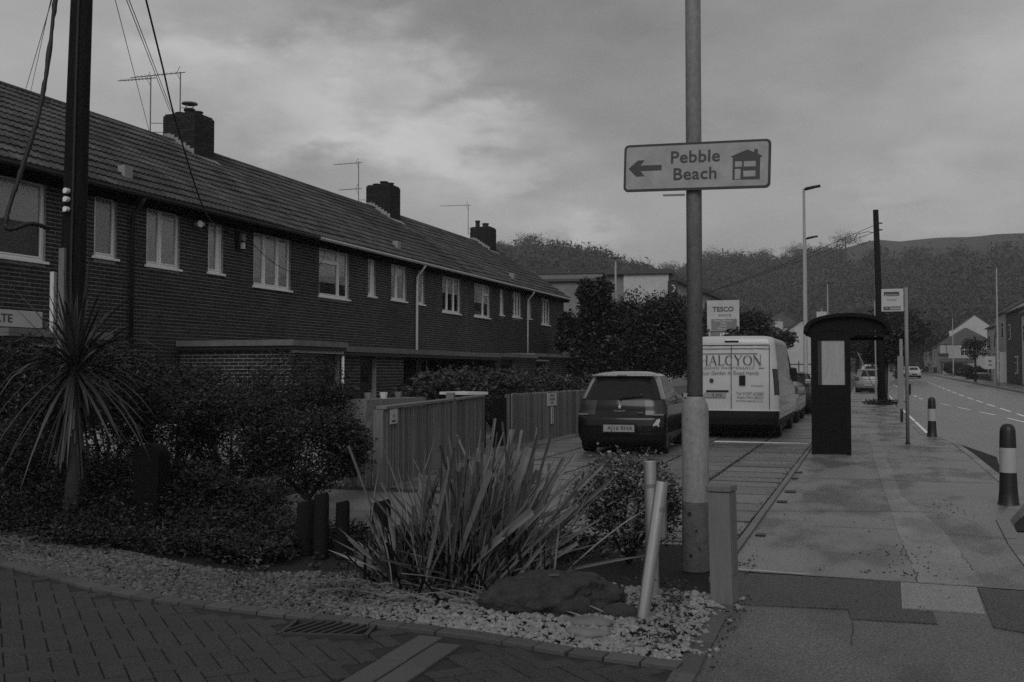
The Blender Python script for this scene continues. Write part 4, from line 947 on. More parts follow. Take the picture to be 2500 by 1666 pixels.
# ------------------------------------------------------------ sign column and posts near the camera
def build_sign():
    t = thing('sign_column', 'thick grey steel column carrying the direction sign, wider at its base', 'column', (-1.19, 7.36, 0))
    mb = MB(); mb.tube([(0, 0, .50), (0, 0, 1.17), (0, 0, 1.21), (0, 0, 1.27)], [.098, .098, .092, .059], 32); autosmooth(mb.build('lower_section', M['pole_paint'], t))
    mb = MB(); mb.tube([(0, 0, 1.268), (0, 0, 6.2)], .057, 28); mb.build('shaft', M['pole_paint'], t, smooth=True)
    mb = MB(); mb.tube([(0, 0, 1.262), (0, 0, 1.276)], .0605, 28); mb.build('joint_ring', M['black'], t)
    mb = MB(); mb.tube([(0, 0, 0), (0, 0, .27), (0, 0, .502)], [.104, .10, .0985], 28); autosmooth(mb.build('root_section', M['pole_base'], t))
    for x, z, r in ((-.03, .42, .014), (.02, .30, .008), (-.02, .12, .012), (.04, .17, .007)):
        mb = MB(); y = -math.sqrt(.1**2-x*x); mb.tube([(x, y-.006, z), (x, y+.01, z)], r, 10); mb.build('bolt_hole', M['black'], t)
    # the sign itself
    s = thing('direction_sign', 'weathered white Pebble Beach direction sign with left arrow and house symbol', 'sign', (-1.19, 7.28, 2.955))
    s.rotation_euler = (0, R(1.7), 0)
    w, h, rd = .535, .176, .035; cxo = .028
    def rr(w, h, rd, n=6):
        p = []
        for cx, cz, a0 in ((w-rd, h-rd, 0), (-w+rd, h-rd, 90), (-w+rd, -h+rd, 180), (w-rd, -h+rd, 270)):
            for k in range(n+1): a = R(a0+90*k/n); p.append((cx+rd*math.cos(a)+cxo, cz+rd*math.sin(a)))
        return p
    MX = Matrix(((1, 0, 0, 0), (0, 0, 1, 0), (0, 1, 0, 0), (0, 0, 0, 1)))
    def plate(name, poly, y0, y1, m): mb = MB(); mb.prism(poly, y0, y1, MX); return mb.build(name, m, s)
    plate('border', rr(w, h, rd), -.012, 0, M['sign_back']); plate('face', rr(w-.018, h-.018, rd-.012), -.0145, -.0125, M['sign_face'])
    k = 1.07/1400          # metres per unit of the measured drawing (x 505..1905, y 150..660)
    def P(x, y, skew=.034): return ((x-1205)*k+cxo, -((y + (x-1205)*skew) - 408)*k)
    Pn = lambda pts: [P(x, y) for x, y in pts]
    plate('arrow', Pn([(553, 433), (645, 352), (710, 350), (668, 402), (878, 396), (878, 447), (672, 455), (712, 505), (630, 510)]), -.0165, -.0147, M['sign_ink'])
    plate('house_symbol_roof', Pn([(1530, 322), (1690, 256), (1752, 282), (1752, 252), (1785, 252), (1785, 295), (1827, 318), (1808, 332), (1808, 360), (1556, 366), (1554, 330)]), -.0165, -.0147, M['sign_ink'])
    for q in ([(1556, 366), (1576, 366), (1576, 540), (1556, 542)], [(1768, 362), (1808, 360), (1808, 534), (1768, 536)], [(1576, 420), (1768, 414), (1768, 450), (1655, 454), (1655, 512), (1768, 508), (1768, 536), (1576, 540), (1576, 537), (1630, 535), (1630, 436), (1576, 438)], [(1642, 366), (1658, 366), (1658, 418), (1642, 418)]):
        plate('house_symbol_wall', Pn(q)[::-1], -.0165, -.0147, M['sign_ink'])
    for s_, x, y, sz in (('Pebble', 1198, 322, .124), ('Beach', 1200, 486, .124)):
        px, pz = P(x, y); Mx = Matrix.Translation((px, -.0165, pz)) @ Matrix.Rotation(R(90), 4, 'X') @ Matrix.Rotation(R(.25), 4, 'Z'); text('lettering', s_, sz, Mx, M['sign_ink'], s, sx=1.06, bold=.0018, spacing=1.04)
    mb = MB(); mb.box(-.07, .07, .0, .03, .06, .09); mb.box(-.07, .07, 0, .03, -.1, -.07); mb.build('clamp', M['steel'], s)
    mb = MB(); mb.box(-.22, -.06, .05, .075, -.202, -.190); mb.build('strap_tail', M['steel'], s)
    # short timber marker post
    t = thing('timber_post', 'short square grey timber post with a chamfered cap beside the column', 'post', (-.86, 6.42, 0), R(-14)); t.rotation_euler = (0, R(-1.3), R(-12))
    mb = MB(); mb.box(-.072, .072, -.06, .06, -.05, .69); bevel(mb.build('shaft', M['post_wood'], t), .006)
    mb = MB(); mb.box(-.082, .082, -.07, .07, .692, .735); bevel(mb.build('cap', M['post_wood'], t), .008)
    mb = MB(); mb.box(.0725, .08, -.045, .045, .18, .69); mb.build('side_batten', M['post_wood'], t)
    # leaning tubes
    t = thing('marker_post', 'shiny metal tube leaning right in the gravel, nearest the camera', 'post', (-1.25, 5.78, 0), 0, 'metal marker tubes'); 
    mb = MB(); mb.tube([(0, 0, -.02), (.105, .08, .80)], .037, 28, cap=True); autosmooth(mb.build('tube', M['steel'], t))
    mb = MB(); mb.tube([(.086, .066, .63), (.09, .069, .655)], .0385, 28); mb.build('band', M['alu'], t)
    t = thing('marker_post', 'second metal tube standing upright just behind the leaning one', 'post', (-1.31, 6.4, 0), 0, 'metal marker tubes')
    mb = MB(); mb.tube([(0, 0, -.02), (-.02, .0, .87)], .040, 28); autosmooth(mb.build('tube', M['steel'], t))
    mb = MB(); mb.tube([(-.016, 0, .70), (-.017, 0, .725)], .0415, 28); mb.build('band', M['alu'], t)
    mb = MB(); mb.box(.045, .085, -.03, .03, .38, .66); mb.box(.05, .08, -.032, .032, .66, .72); bevel(mb.build('reflector_bracket', M['alu'], t), .006)
build_sign()

def stumps():
    for i, (x, y, h, r, lb) in enumerate(((-4.22, 6.95, .42, .07, 'leftmost low dark timber stump at the back of the gravel'), (-4.02, 6.85, .50, .06, 'tallest dark timber stump, second from the left'), (-3.86, 6.9, .44, .055, 'dark timber stump in the middle of the short row'), (-3.66, 7.15, .42, .085, 'thick dark timber stump nearest the flax'))):
        mb = MB(); mb.tube([(0, 0, 0), (.005, 0, h-.02), (.0, 0, h)], [r*1.05, r, r*.92], 10); o = mb.build('timber_stump', M['dark_wood'], None, loc=(x, y, 0)); tag(o, lb, 'stump', 'dark timber stumps'); autosmooth(o, 50)
    t = thing('garden_ornament', 'dark round-topped box standing in front of the hedge', 'box', (-6.3, 7.66, 0))
    mb = MB(); p = [(-.12, .5)] + [(-.12, .3)] + [(.12, .3)] + [(.13*math.cos(a), .68+.1*math.sin(a)) for a in np.linspace(0, math.pi, 9)]
    mb.prism([(-.13, .02), (.13, .02)] + [(.14*math.cos(a), .68+.1*math.sin(a)) for a in np.linspace(0, math.pi, 9)], -.08, .08, Matrix(((1, 0, 0, 0), (0, 0, 1, 0), (0, 1, 0, 0), (0, 0, 0, 1)))); mb.build('body', M['ornament'], t)
    mb = MB(); mb.box(-.145, .145, -.09, .09, .0, .06); mb.build('plinth', M['ornament'], t)
stumps()

# ------------------------------------------------------------ fences
def fences():
    a = Vector((-5.60, 10.92)); b = Vector((-6.58, 16.8)); d = (b-a).normalized(); L = (b-a).length; ang = math.atan2(d.y, d.x)
    t = thing('board_fence', 'weathered vertical board fence with a capping rail and a tall middle post', 'fence', (a.x, a.y, 0), ang)
    pale = MB(); pale.box(-.036, .036, -.016, .012, .02, .98); pm = pale.build('board', M['fence'], mesh_only=True)
    s = .10; k = 0
    while s < L-.06:
        if not 3.55 < s < 3.75:
            o = obj('board', pm, t, (s, -.055+random.uniform(-.004, .004), random.uniform(-.008, .008))); o.rotation_euler = (0, random.uniform(-.008, .008), random.uniform(-.08, .08)); o.scale = (random.uniform(.85, 1.1), 1, 1)
        s += .118; k += 1
    for z in (.25, .8): mb = MB(); mb.box(0, L, -.03, .03, z, z+.07); mb.build('rail', M['fence'], t)
    for x0, x1 in ((0, 3.58), (3.73, L)): mb = MB(); mb.box(x0, x1, -.085, .05, .99, 1.03); bevel(mb.build('capping_rail', M['post_wood'], t), .006)
    for x, h in ((.0, .985), (3.65, 1.12), (L, .985)): mb = MB(); mb.box(x-.055, x+.055, -.06, .06, -.05, h); mb.build('post', M['post_wood'] if x > 1 else M['fence'], t)
    # notice on it
    n = thing('notice', 'small white notice fixed to the near end of the board fence', 'sign', (a.x, a.y, 0), ang)
    mb = MB(); mb.box(.14, .46, -.088, -.083, .80, 1.0-.02); mb.build('plate', M['paper'], n)
    # face towards the street side (-normal)
    for s_, z, sz in (('NO', .90, .05), ('PARKING', .835, .042)):
        Mx = Matrix.Translation((.30, -.0895, z)) @ Matrix.Rotation(R(90), 4, 'X'); text('lettering', s_, sz, Mx, M['ink'], n)
    # second fence
    a = Vector((-6.72, 18.7)); b = Vector((-6.50, 24.6)); d = (b-a).normalized(); L = (b-a).length; ang = math.atan2(d.y, d.x)
    t = thing('palisade_fence', 'close-boarded fence with pointed tops beyond the gap, behind the dark hatchback', 'fence', (a.x, a.y, 0), ang)
    mb = MB(); mb.prism([(-.045, .0), (.045, .0), (.045, .98), (0, 1.02), (-.045, .98)], -.01, .01, Matrix(((1, 0, 0, 0), (0, 0, 1, 0), (0, 1, 0, 0), (0, 0, 0, 1)))); pm = mb.build('board', M['fence'], mesh_only=True)
    s = .05
    while s < L:
        o = obj('board', pm, t, (s, -.05+random.uniform(-.003, .003), random.uniform(-.01, .01))); o.rotation_euler = (0, random.uniform(-.01, .01), random.uniform(-.06, .06)); s += .096
    for z in (.25, .75): mb = MB(); mb.box(0, L, -.03, .03, z, z+.07); mb.build('rail', M['fence'], t)
    for x in (0, L/2, L): mb = MB(); mb.box(x-.05, x+.05, -.03, .07, -.05, 1.0); mb.build('post', M['fence'], t)
    n = thing('notice', 'white private parking notice on the pointed-top fence', 'sign', (a.x, a.y, 0), ang)
    mb = MB(); mb.box(2.05, 2.65, -.085, -.075, .70, .98); mb.build('plate', M['paper'], n)
    for s_, z, sz in (('PRIVATE', .92, .085), ('PARKING', .84, .085), ('ONLY', .76, .085)):
        Mx = Matrix.Translation((2.35, -.0865, z)) @ Matrix.Rotation(R(90), 4, 'X'); text('lettering', s_, sz, Mx, M['ink'], n)
    n = thing('notice', 'narrow upright white notice below the parking notice', 'sign', (a.x, a.y, 0), ang)
    mb = MB(); mb.box(2.28, 2.44, -.085, -.075, .30, .68); mb.build('plate', M['paper'], n)
    Mx = Matrix.Translation((2.36, -.0865, .49)) @ Matrix.Rotation(R(90), 4, 'X') @ Matrix.Rotation(R(-90), 4, 'Z'); text('lettering', 'RESIDENTS', .075, Mx, M['ink'], n)
    # dark gate in the gap
    t = thing('garden_gate', 'dark open gate in the gap between the two fences', 'gate', (-6.62, 17.0, 0), R(96))
    for k in range(9): mb = MB(); mb.box(k*.115, k*.115+.1, -.2, -.18, .05, .95); mb.build('board', M['dark_wood'], t)
    for z in (.2, .75): mb = MB(); mb.box(0, 1.0, -.178, -.14, z, z+.08); mb.build('rail', M['dark_wood'], t)
    # short round-topped pales left of the fence
    t = thing('picket_fence', 'short run of dark round-topped pickets left of the board fence', 'fence', (-6.25, 11.3, 0), R(-20))
    for k in range(5):
        mb = MB(); mb.prism([(-.05, 0), (.05, 0), (.05, .78)] + [(.05*math.cos(q), .78+.05*math.sin(q)) for q in np.linspace(.3, 2.8, 6)] + [(-.05, .78)], -.01, .01, Matrix(((1, 0, 0, 0), (0, 0, 1, 0), (0, 1, 0, 0), (0, 0, 0, 1)))); mb.build('picket', M['fence'], t, loc=(k*.135, 0, 0))
    mb = MB(); mb.box(-.05, .6, .012, .05, .5, .57); mb.build('rail', M['fence'], t)
    # made-up white wall standing in for bright wet ground behind the hedge
    t = thing('garden_wall', 'added low white wall standing in for bright glints in the hedge gaps', 'wall', (0, 0, 0))
    mb = MB(); mb.box(-12.2, -7.0, 12.4, 12.55, 0, .60); mb.build('wall', M['render_w'], t); mb = MB(); mb.box(-12.2, -7.0, 12.36, 12.59, .60, .65); mb.build('coping', M['render_w'], t)
    # odds and ends behind the fence
    t = thing('garden_table', 'pale flat-topped garden table behind the tall fence post', 'table', (-7.2, 17.5, 0), R(-20)); mb = MB(); mb.box(-.35, .35, -.3, .3, 1.02, 1.07); mb.build('top', M['white_old'], t)
    for x in (-.3, .3):
        for y in (-.25, .25): mb = MB(); mb.box(x-.02, x+.02, y-.02, y+.02, 0, 1.02); mb.build('leg', M['dark_wood'], t)
    t = thing('planter_box', 'dark planter with pale pots behind the board fence', 'planter', (-7.3, 14.5, 0), R(-10)); mb = MB(); mb.box(-.2, .2, -.8, .8, 0, 1.02); mb.build('box', M['fence'], t); 
    for k in range(3): mb = MB(); mb.tube([(0, -.5+k*.4, 1.02), (0, -.5+k*.4, 1.12)], [.05, .07], 10); mb.build('pot', M['white_old'] if k == 1 else M['edging'], t)
fences()

# ------------------------------------------------------------ vehicles
def ring(y0, y1, w, z, rc, bulge_r=.06, bulge_f=.1, nr=16, ns=26, nc=6):
    """outline of a vehicle at one height: rear is y0, front is y1; starts at the left end of the rear face"""
    p = []; rc = min(rc, w*.9, (y1-y0)*.45)
    for i in range(nr): f = -1+2*i/(nr-1); x = f*(w-rc); p.append((x, y0-bulge_r*(1-(x/w)**2)+bulge_r*(1-((w-rc)/w)**2), z))
    for k in range(1, nc+1): a = R(-90+90*k/(nc+1)); p.append((w-rc+rc*math.cos(a), y0+rc+rc*math.sin(a), z))
    for i in range(ns): p.append((w, y0+rc+(y1-y0-2*rc)*i/(ns-1), z))
    for k in range(1, nc+1): a = R(90*k/(nc+1)); p.append((w-rc+rc*math.cos(a), y1-rc+rc*math.sin(a), z))
    for i in range(nr): f = 1-2*i/(nr-1); x = f*(w-rc); p.append((x, y1+bulge_f*(1-(x/w)**2)-bulge_f*(1-((w-rc)/w)**2), z))
    for k in range(1, nc+1): a = R(90+90*k/(nc+1)); p.append((-w+rc+rc*math.cos(a), y1-rc+rc*math.sin(a), z))
    for i in range(ns): p.append((-w, y1-rc-(y1-y0-2*rc)*i/(ns-1), z))
    for k in range(1, nc+1): a = R(180+90*k/(nc+1)); p.append((-w+rc+rc*math.cos(a), y0+rc+rc*math.sin(a), z))
    return p
def loft(levels, step=.03):
    """levels: (z, y_rear, y_front, half_width, corner) -> dense rings by smooth interpolation"""
    L = [tuple(map(float, l)) for l in levels]; rings = []; zs = []
    for (a, b) in zip(L, L[1:]):
        n = max(1, int(math.ceil(max(abs(b[0]-a[0]), .0)/step)))
        for k in range(n):
            s = k/n; q = [a[i]+(b[i]-a[i])*s for i in range(5)]; rings.append(ring(q[1], q[2], q[3], q[0], q[4])); zs.append(q[0])
    q = L[-1]; rings.append(ring(q[1], q[2], q[3], q[0], q[4])); zs.append(q[0]); return rings, zs
def side_of(rings, j):      # which side of the ring an index lies on
    nr, ns, nc = 16, 26, 6
    b = [('rear', nr), ('rr', nc), ('right', ns), ('fr', nc), ('front', nr), ('fl', nc), ('left', ns), ('rl', nc)]; s = 0
    for n_, c in b:
        if j < s+c: return n_, j-s
        s += c
def vehicle(name, label, loc, rz, levels, paint, zones, wheels, wr=.31, group=None, trackw=.72, cat='car', smooth=32, hub=True):
    """zones: list of (part name, material, test(side, index, z, point) ) cut out of the skin as parts of their own"""
    t = thing(name, label, cat, loc, rz, group); rings, zs = loft(levels); n = len(rings[0]); bins = {None: MB()}
    for q in zones: bins[q[0]] = MB()
    vall = [Vector(p) for r_ in rings for p in r_]
    faces = {k: [] for k in bins}
    for i in range(len(rings)-1):
        for j in range(n):
            j2 = (j+1) % n; f = (i*n+j, i*n+j2, (i+1)*n+j2, (i+1)*n+j); c = (vall[f[0]]+vall[f[1]]+vall[f[2]]+vall[f[3]])/4; sd = side_of(rings, j); key = None
            for q in zones:
                if q[2](sd[0], sd[1], c.z, c): key = q[0]; break
            faces[key].append(f)
    top = tuple(range((len(rings)-1)*n, len(rings)*n)); faces[None].append(top)
    for k, fs in faces.items():
        if not fs: continue
        used = sorted({v for f in fs for v in f}); mp = {v: i for i, v in enumerate(used)}; mb = MB(); mb.v = [tuple(vall[v]) for v in used]; mb.f = [tuple(mp[v] for v in f) for f in fs]; mb.m = [0]*len(fs); mb.t = [0]*len(fs)
        m_ = paint if k is None else [q[1] for q in zones if q[0] == k][0]; nm = 'body' if k is None else k
        o = mb.build(nm, m_, t); autosmooth(o, smooth)
    mb = MB(); mb.box(-abs(wheels[0][0])+.1, abs(wheels[0][0])-.1, .35, levels[1][2]-.3, .10, .30); mb.build('underbody_shade', M['plastic'], t)  # black box added to deepen the weak shade beneath the vehicle
    for wx, wy in wheels:
        mb = MB(); s = 1 if wx > 0 else -1; x0 = wx; x1 = wx-s*.2
        prof = [(x1, wr*.6), (x1, wr*.95), (x1+s*.03, wr), (x0-s*.03, wr), (x0, wr*.94), (x0, wr*.66), (x0-s*.03, wr*.62)]
        mb.grid([[(px_, wy+rr_*math.cos(a), wr+rr_*math.sin(a)) for a in np.linspace(0, 6.2832, 25)] for px_, rr_ in prof]); w = mb.build('wheel', M['tyre'], t, smooth=True)
        mb = MB(); mb.grid([[(px_, wy+rr_*math.cos(a), wr+rr_*math.sin(a)) for a in np.linspace(0, 6.2832, 25)] for px_, rr_ in ((x0-s*.02, wr*.64), (x0-s*.035, wr*.55), (x0-s*.06, wr*.5), (x0-s*.04, wr*.12), (x0-s*.03, .001))]); mb.build('rim', M['rim'], w)
        # wheel arch lip
        mb = MB(); mb.grid([[(px_, wy+rr_*math.cos(a), wr+rr_*math.sin(a)) for a in np.linspace(-.1, 3.24, 17)] for px_, rr_ in ((x0-s*.10, wr*1.16), (x0+s*.012, wr*1.16), (x0+s*.012, wr*1.02), (x0-s*.12, wr*1.0))]); mb.build('wheel_arch', M['plastic'], t, smooth=True)
    return t
def hatch_levels(H=1.46, w=.79, L=3.48):
    return [(.17, .14, L-.2, w-.10, .14), (.24, .05, L-.08, w-.04, .2), (.36, .0, L-.02, w, .24), (.50, -.02, L, w+.005, .26), (.64, .0, L-.02, w+.01, .28), (.70, .05, L-.05, w+.005, .28), (.76, .075, L-.12, w, .28), (.86, .09, L-.35, w-.01, .28), (.95, .12, L-.75, w-.03, .28), (.99, .14, L-.95, w-.045, .27), (1.1, .21, L-1.22, w-.085, .27), (1.22, .285, L-1.42, w-.13, .27), (1.33, .36, L-1.6, w-.175, .28), (1.375, .33, L-1.68, w-.20, .28), (1.40, .345, L-1.75, w-.23, .30), (1.43, .5, L-1.9, w-.29, .3), (1.455, .8, L-2.1, w-.42, .25)]
def build_hatch():
    zones = [('rear_window', M['carglass'], lambda s, i, z, c: (.955 < z < 1.345 and (s == 'rear' or (s == 'rl' and i >= 3) or (s == 'rr' and i <= 2))) ),
             ('tail_light_left', M['lamp_red'], lambda s, i, z, c: .70 < z < .955 and ((s == 'rl') or (s == 'rear' and i < 1) or (s == 'left' and i > 24))),
             ('tail_light_right', M['lamp_red'], lambda s, i, z, c: .70 < z < .955 and ((s == 'rr') or (s == 'rear' and i >= 14) or (s == 'right' and i < 1))),
             ('side_window', M['carglass'], lambda s, i, z, c: .98 < z < 1.33 and s in ('left', 'right') and (2 <= (i if s == 'right' else 25-i) <= 22) and c.y < 2.5 - (z-.98)*.9 and not (1.1 < c.y < 1.16)),
             ('windscreen', M['carglass'], lambda s, i, z, c: .99 < z < 1.34 and s == 'front'),
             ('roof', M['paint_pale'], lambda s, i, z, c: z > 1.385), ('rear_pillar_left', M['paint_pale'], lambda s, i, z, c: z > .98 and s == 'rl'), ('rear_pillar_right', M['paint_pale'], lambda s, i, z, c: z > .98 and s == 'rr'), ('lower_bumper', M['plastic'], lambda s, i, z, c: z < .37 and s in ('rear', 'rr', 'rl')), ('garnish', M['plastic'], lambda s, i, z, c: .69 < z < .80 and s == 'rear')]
    # parked with its back to the camera
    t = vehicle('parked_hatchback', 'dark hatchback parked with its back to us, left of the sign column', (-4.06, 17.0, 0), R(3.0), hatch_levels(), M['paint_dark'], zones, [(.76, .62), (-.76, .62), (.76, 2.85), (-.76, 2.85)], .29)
    for o in list(t.children):
        if o.name.startswith('tail_light'): o.name = 'tail_light'
        if o.name.startswith('rear_pillar'): o.name = 'rear_pillar'
    MX = lambda x, y, z, tilt=0: Matrix.Translation((x, y, z)) @ Matrix.Rotation(R(90-tilt), 4, 'X')
    mb = MB(); mb.box(-.27, .27, -.0, .012, -.06, .06, Matrix.Translation((.0, -.098, .47))); pl = mb.build('number_plate', M['plate'], t)
    text('lettering', 'AJ16 RHA', .105, MX(0.02, -.0995, .47), M['ink'], pl, sx=1.0, bold=.0015)
    mb = MB(); mb.box(-.30, .30, -.005, .01, -.085, .09, Matrix.Translation((0, -.082, .47))); mb.build('plate_recess', M['plastic'], t)
    # rearing-lion style badge, letters, model mark
    bd = MB(); f = .0011
    for poly in ([(-3, -38), (6, -38), (14, -8), (30, 6), (26, 14), (8, 8), (2, 24), (12, 40), (-6, 42), (-16, 34), (-6, 30), (-14, 10), (-30, 4), (-28, -4), (-8, -4), (-22, -26), (-16, -30), (0, -12)],):
        bd.prism([(x*f, y*f) for x, y in poly], 0, .006, MX(0, .024, .845, 8))
    bd.build('emblem', M['chrome'], t)
    text('lettering', 'PEUGEOT', .042, MX(0, .012, .765, 0), M['chrome'], t, sx=1.1)
    mb = MB(); mb.box(-.05, .05, 0, .006, -.007, .007, Matrix.Translation((.36, .012, .74))); mb.build('model_mark', M['alu'], t)
    mb = MB(); mb.tube([(.0, .06, .965), (.02, .085, .99), (.38, .12, 1.02)], [.022, .014, .008], 8); mb.build('wiper', M['plastic'], t, smooth=True)
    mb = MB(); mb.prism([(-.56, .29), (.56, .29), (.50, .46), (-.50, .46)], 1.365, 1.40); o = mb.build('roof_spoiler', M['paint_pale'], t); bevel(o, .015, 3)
    mb = MB(); mb.box(-.08, .08, .27, .29, 1.37, 1.39); mb.build('brake_light', M['lamp_red'], t)
    for s in (-1, 1):
        mb = MB(); mb.box(-.10, .10, -.0, .01, -.012, .012, Matrix.Translation((s*.66, .06, .705)) @ Matrix.Rotation(R(s*25), 4, 'Z')); mb.build('reflector_strip', M['lamp_clear'], t)
    mb = MB(); mb.box(.14, .38, .172, .178, 1.035, 1.06); mb.build('window_sticker', M['ink_soft'], t)
    # torn pale sticker on the bumper
    mb = MB(); q = [(-.05, -.06), (.01, -.075), (.045, -.03), (.03, -.01), (.055, .03), (.05, .075), (0, .06), (-.03, .01), (-.055, -.02)]
    mb.prism([(x*1.15, y*1.15) for x, y in q], -.002, .004, Matrix.Translation((.64, .012, .555)) @ Matrix.Rotation(R(22), 4, 'Z') @ Matrix.Rotation(R(90), 4, 'X')); mb.build('sticker', M['paper'], t)
    for s in (-1, 1):
        bm = bmesh.new(); bmesh.ops.create_uvsphere(bm, u_segments=14, v_segments=8, radius=1)
        for v in bm.verts: v.co = Vector((v.co.x*.11, v.co.y*.06, v.co.z*.075)) + Vector((s*.90, 2.33, 1.0))
        me = bpy.data.meshes.new('wing_mirror'); bm.to_mesh(me); bm.free(); me.materials.append(M['paint_dark']); me.polygons.foreach_set('use_smooth', [True]*len(me.polygons)); mi = obj('wing_mirror', me, t)
        m2 = MB(); m2.box(-.07, .07, 0, .004, -.045, .045, Matrix.Translation((s*.90, 2.268, 1.0))); m2.build('mirror_glass', M['chrome'], mi)
    mb = MB(); mb.tube([(-.4, .2, .2), (-.4, .05, .19)], .025, 8); mb.build('exhaust', M['alu'], t)
    for s in (-1, 1):
        for y in (1.45,): mb = MB(); mb.box(s*.79, s*.81, y, y+.14, .86, .885); mb.build('door_handle', M['plastic'], t)
build_hatch()

def serif_word(name, word, h, MX, m, parent, th=.0075):
    """thin Roman capitals drawn stroke by stroke"""
    def bar(mb, x0, y0, x1, y1, w): d = Vector((x1-x0, y1-y0)); d.normalize(); n = Vector((-d.y, d.x))*w/2; mb.prism([(x0-n.x, y0-n.y), (x1-n.x, y1-n.y), (x1+n.x, y1+n.y), (x0+n.x, y0+n.y)], 0, .003, MX)
    mb = MB(); x = 0; T = h*.13; t = h*.045; s = h*.10
    def ser(x, y): bar(mb, x-s, y, x+s, y, t)
    W_ = {'H': .80, 'A': .82, 'L': .60, 'C': .78, 'Y': .78, 'O': .86, 'N': .84}; tot = sum(W_[c]+.14 for c in word)*h-.14*h; x = -tot/2
    for c in word:
        w = W_[c]*h
        if c == 'H': bar(mb, x+s, 0, x+s, h, T); bar(mb, x+w-s, 0, x+w-s, h, T); bar(mb, x+s, h*.5, x+w-s, h*.5, t); [ser(x+q, y) for q in (s, w-s) for y in (0, h)]
        elif c == 'A': bar(mb, x+s*.6, 0, x+w/2, h, t); bar(mb, x+w-s, 0, x+w/2, h, T); bar(mb, x+w*.25, h*.35, x+w*.75, h*.35, t); ser(x+s*.6, 0); ser(x+w-s, 0)
        elif c == 'L': bar(mb, x+s, 0, x+s, h, T); ser(x+s, h); bar(mb, x, 0, x+w, 0, t); bar(mb, x+w, 0, x+w, h*.18, t)
        elif c in 'CO':
            n = 22; a0, a1 = (R(45), R(315)) if c == 'C' else (0, 2*math.pi)
            for k in range(n):
                a, b = a0+(a1-a0)*k/n, a0+(a1-a0)*(k+1)/n; ww = t+(T-t)*abs(math.cos((a+b)/2))**1.5
                bar(mb, x+w/2+w*.46*math.cos(a), h/2+h*.5*math.sin(a), x+w/2+w*.46*math.cos(b), h/2+h*.5*math.sin(b), ww)
            if c == 'C': bar(mb, x+w*.83, h*.7, x+w*.83, h*.95, t)
        elif c == 'Y': bar(mb, x+s*.6, h, x+w/2, h*.48, T); bar(mb, x+w-s*.6, h, x+w/2, h*.48, t); bar(mb, x+w/2, 0, x+w/2, h*.5, T); ser(x+s*.6, h); ser(x+w-s*.6, h); ser(x+w/2, 0)
        elif c == 'N': bar(mb, x+s, 0, x+s, h, t); bar(mb, x+s, h, x+w-s, 0, T); bar(mb, x+w-s, 0, x+w-s, h, t); ser(x+s, 0); ser(x+s*.8, h); ser(x+w-s, h)
        x += w+.14*h
    return mb.build(name, m, parent)
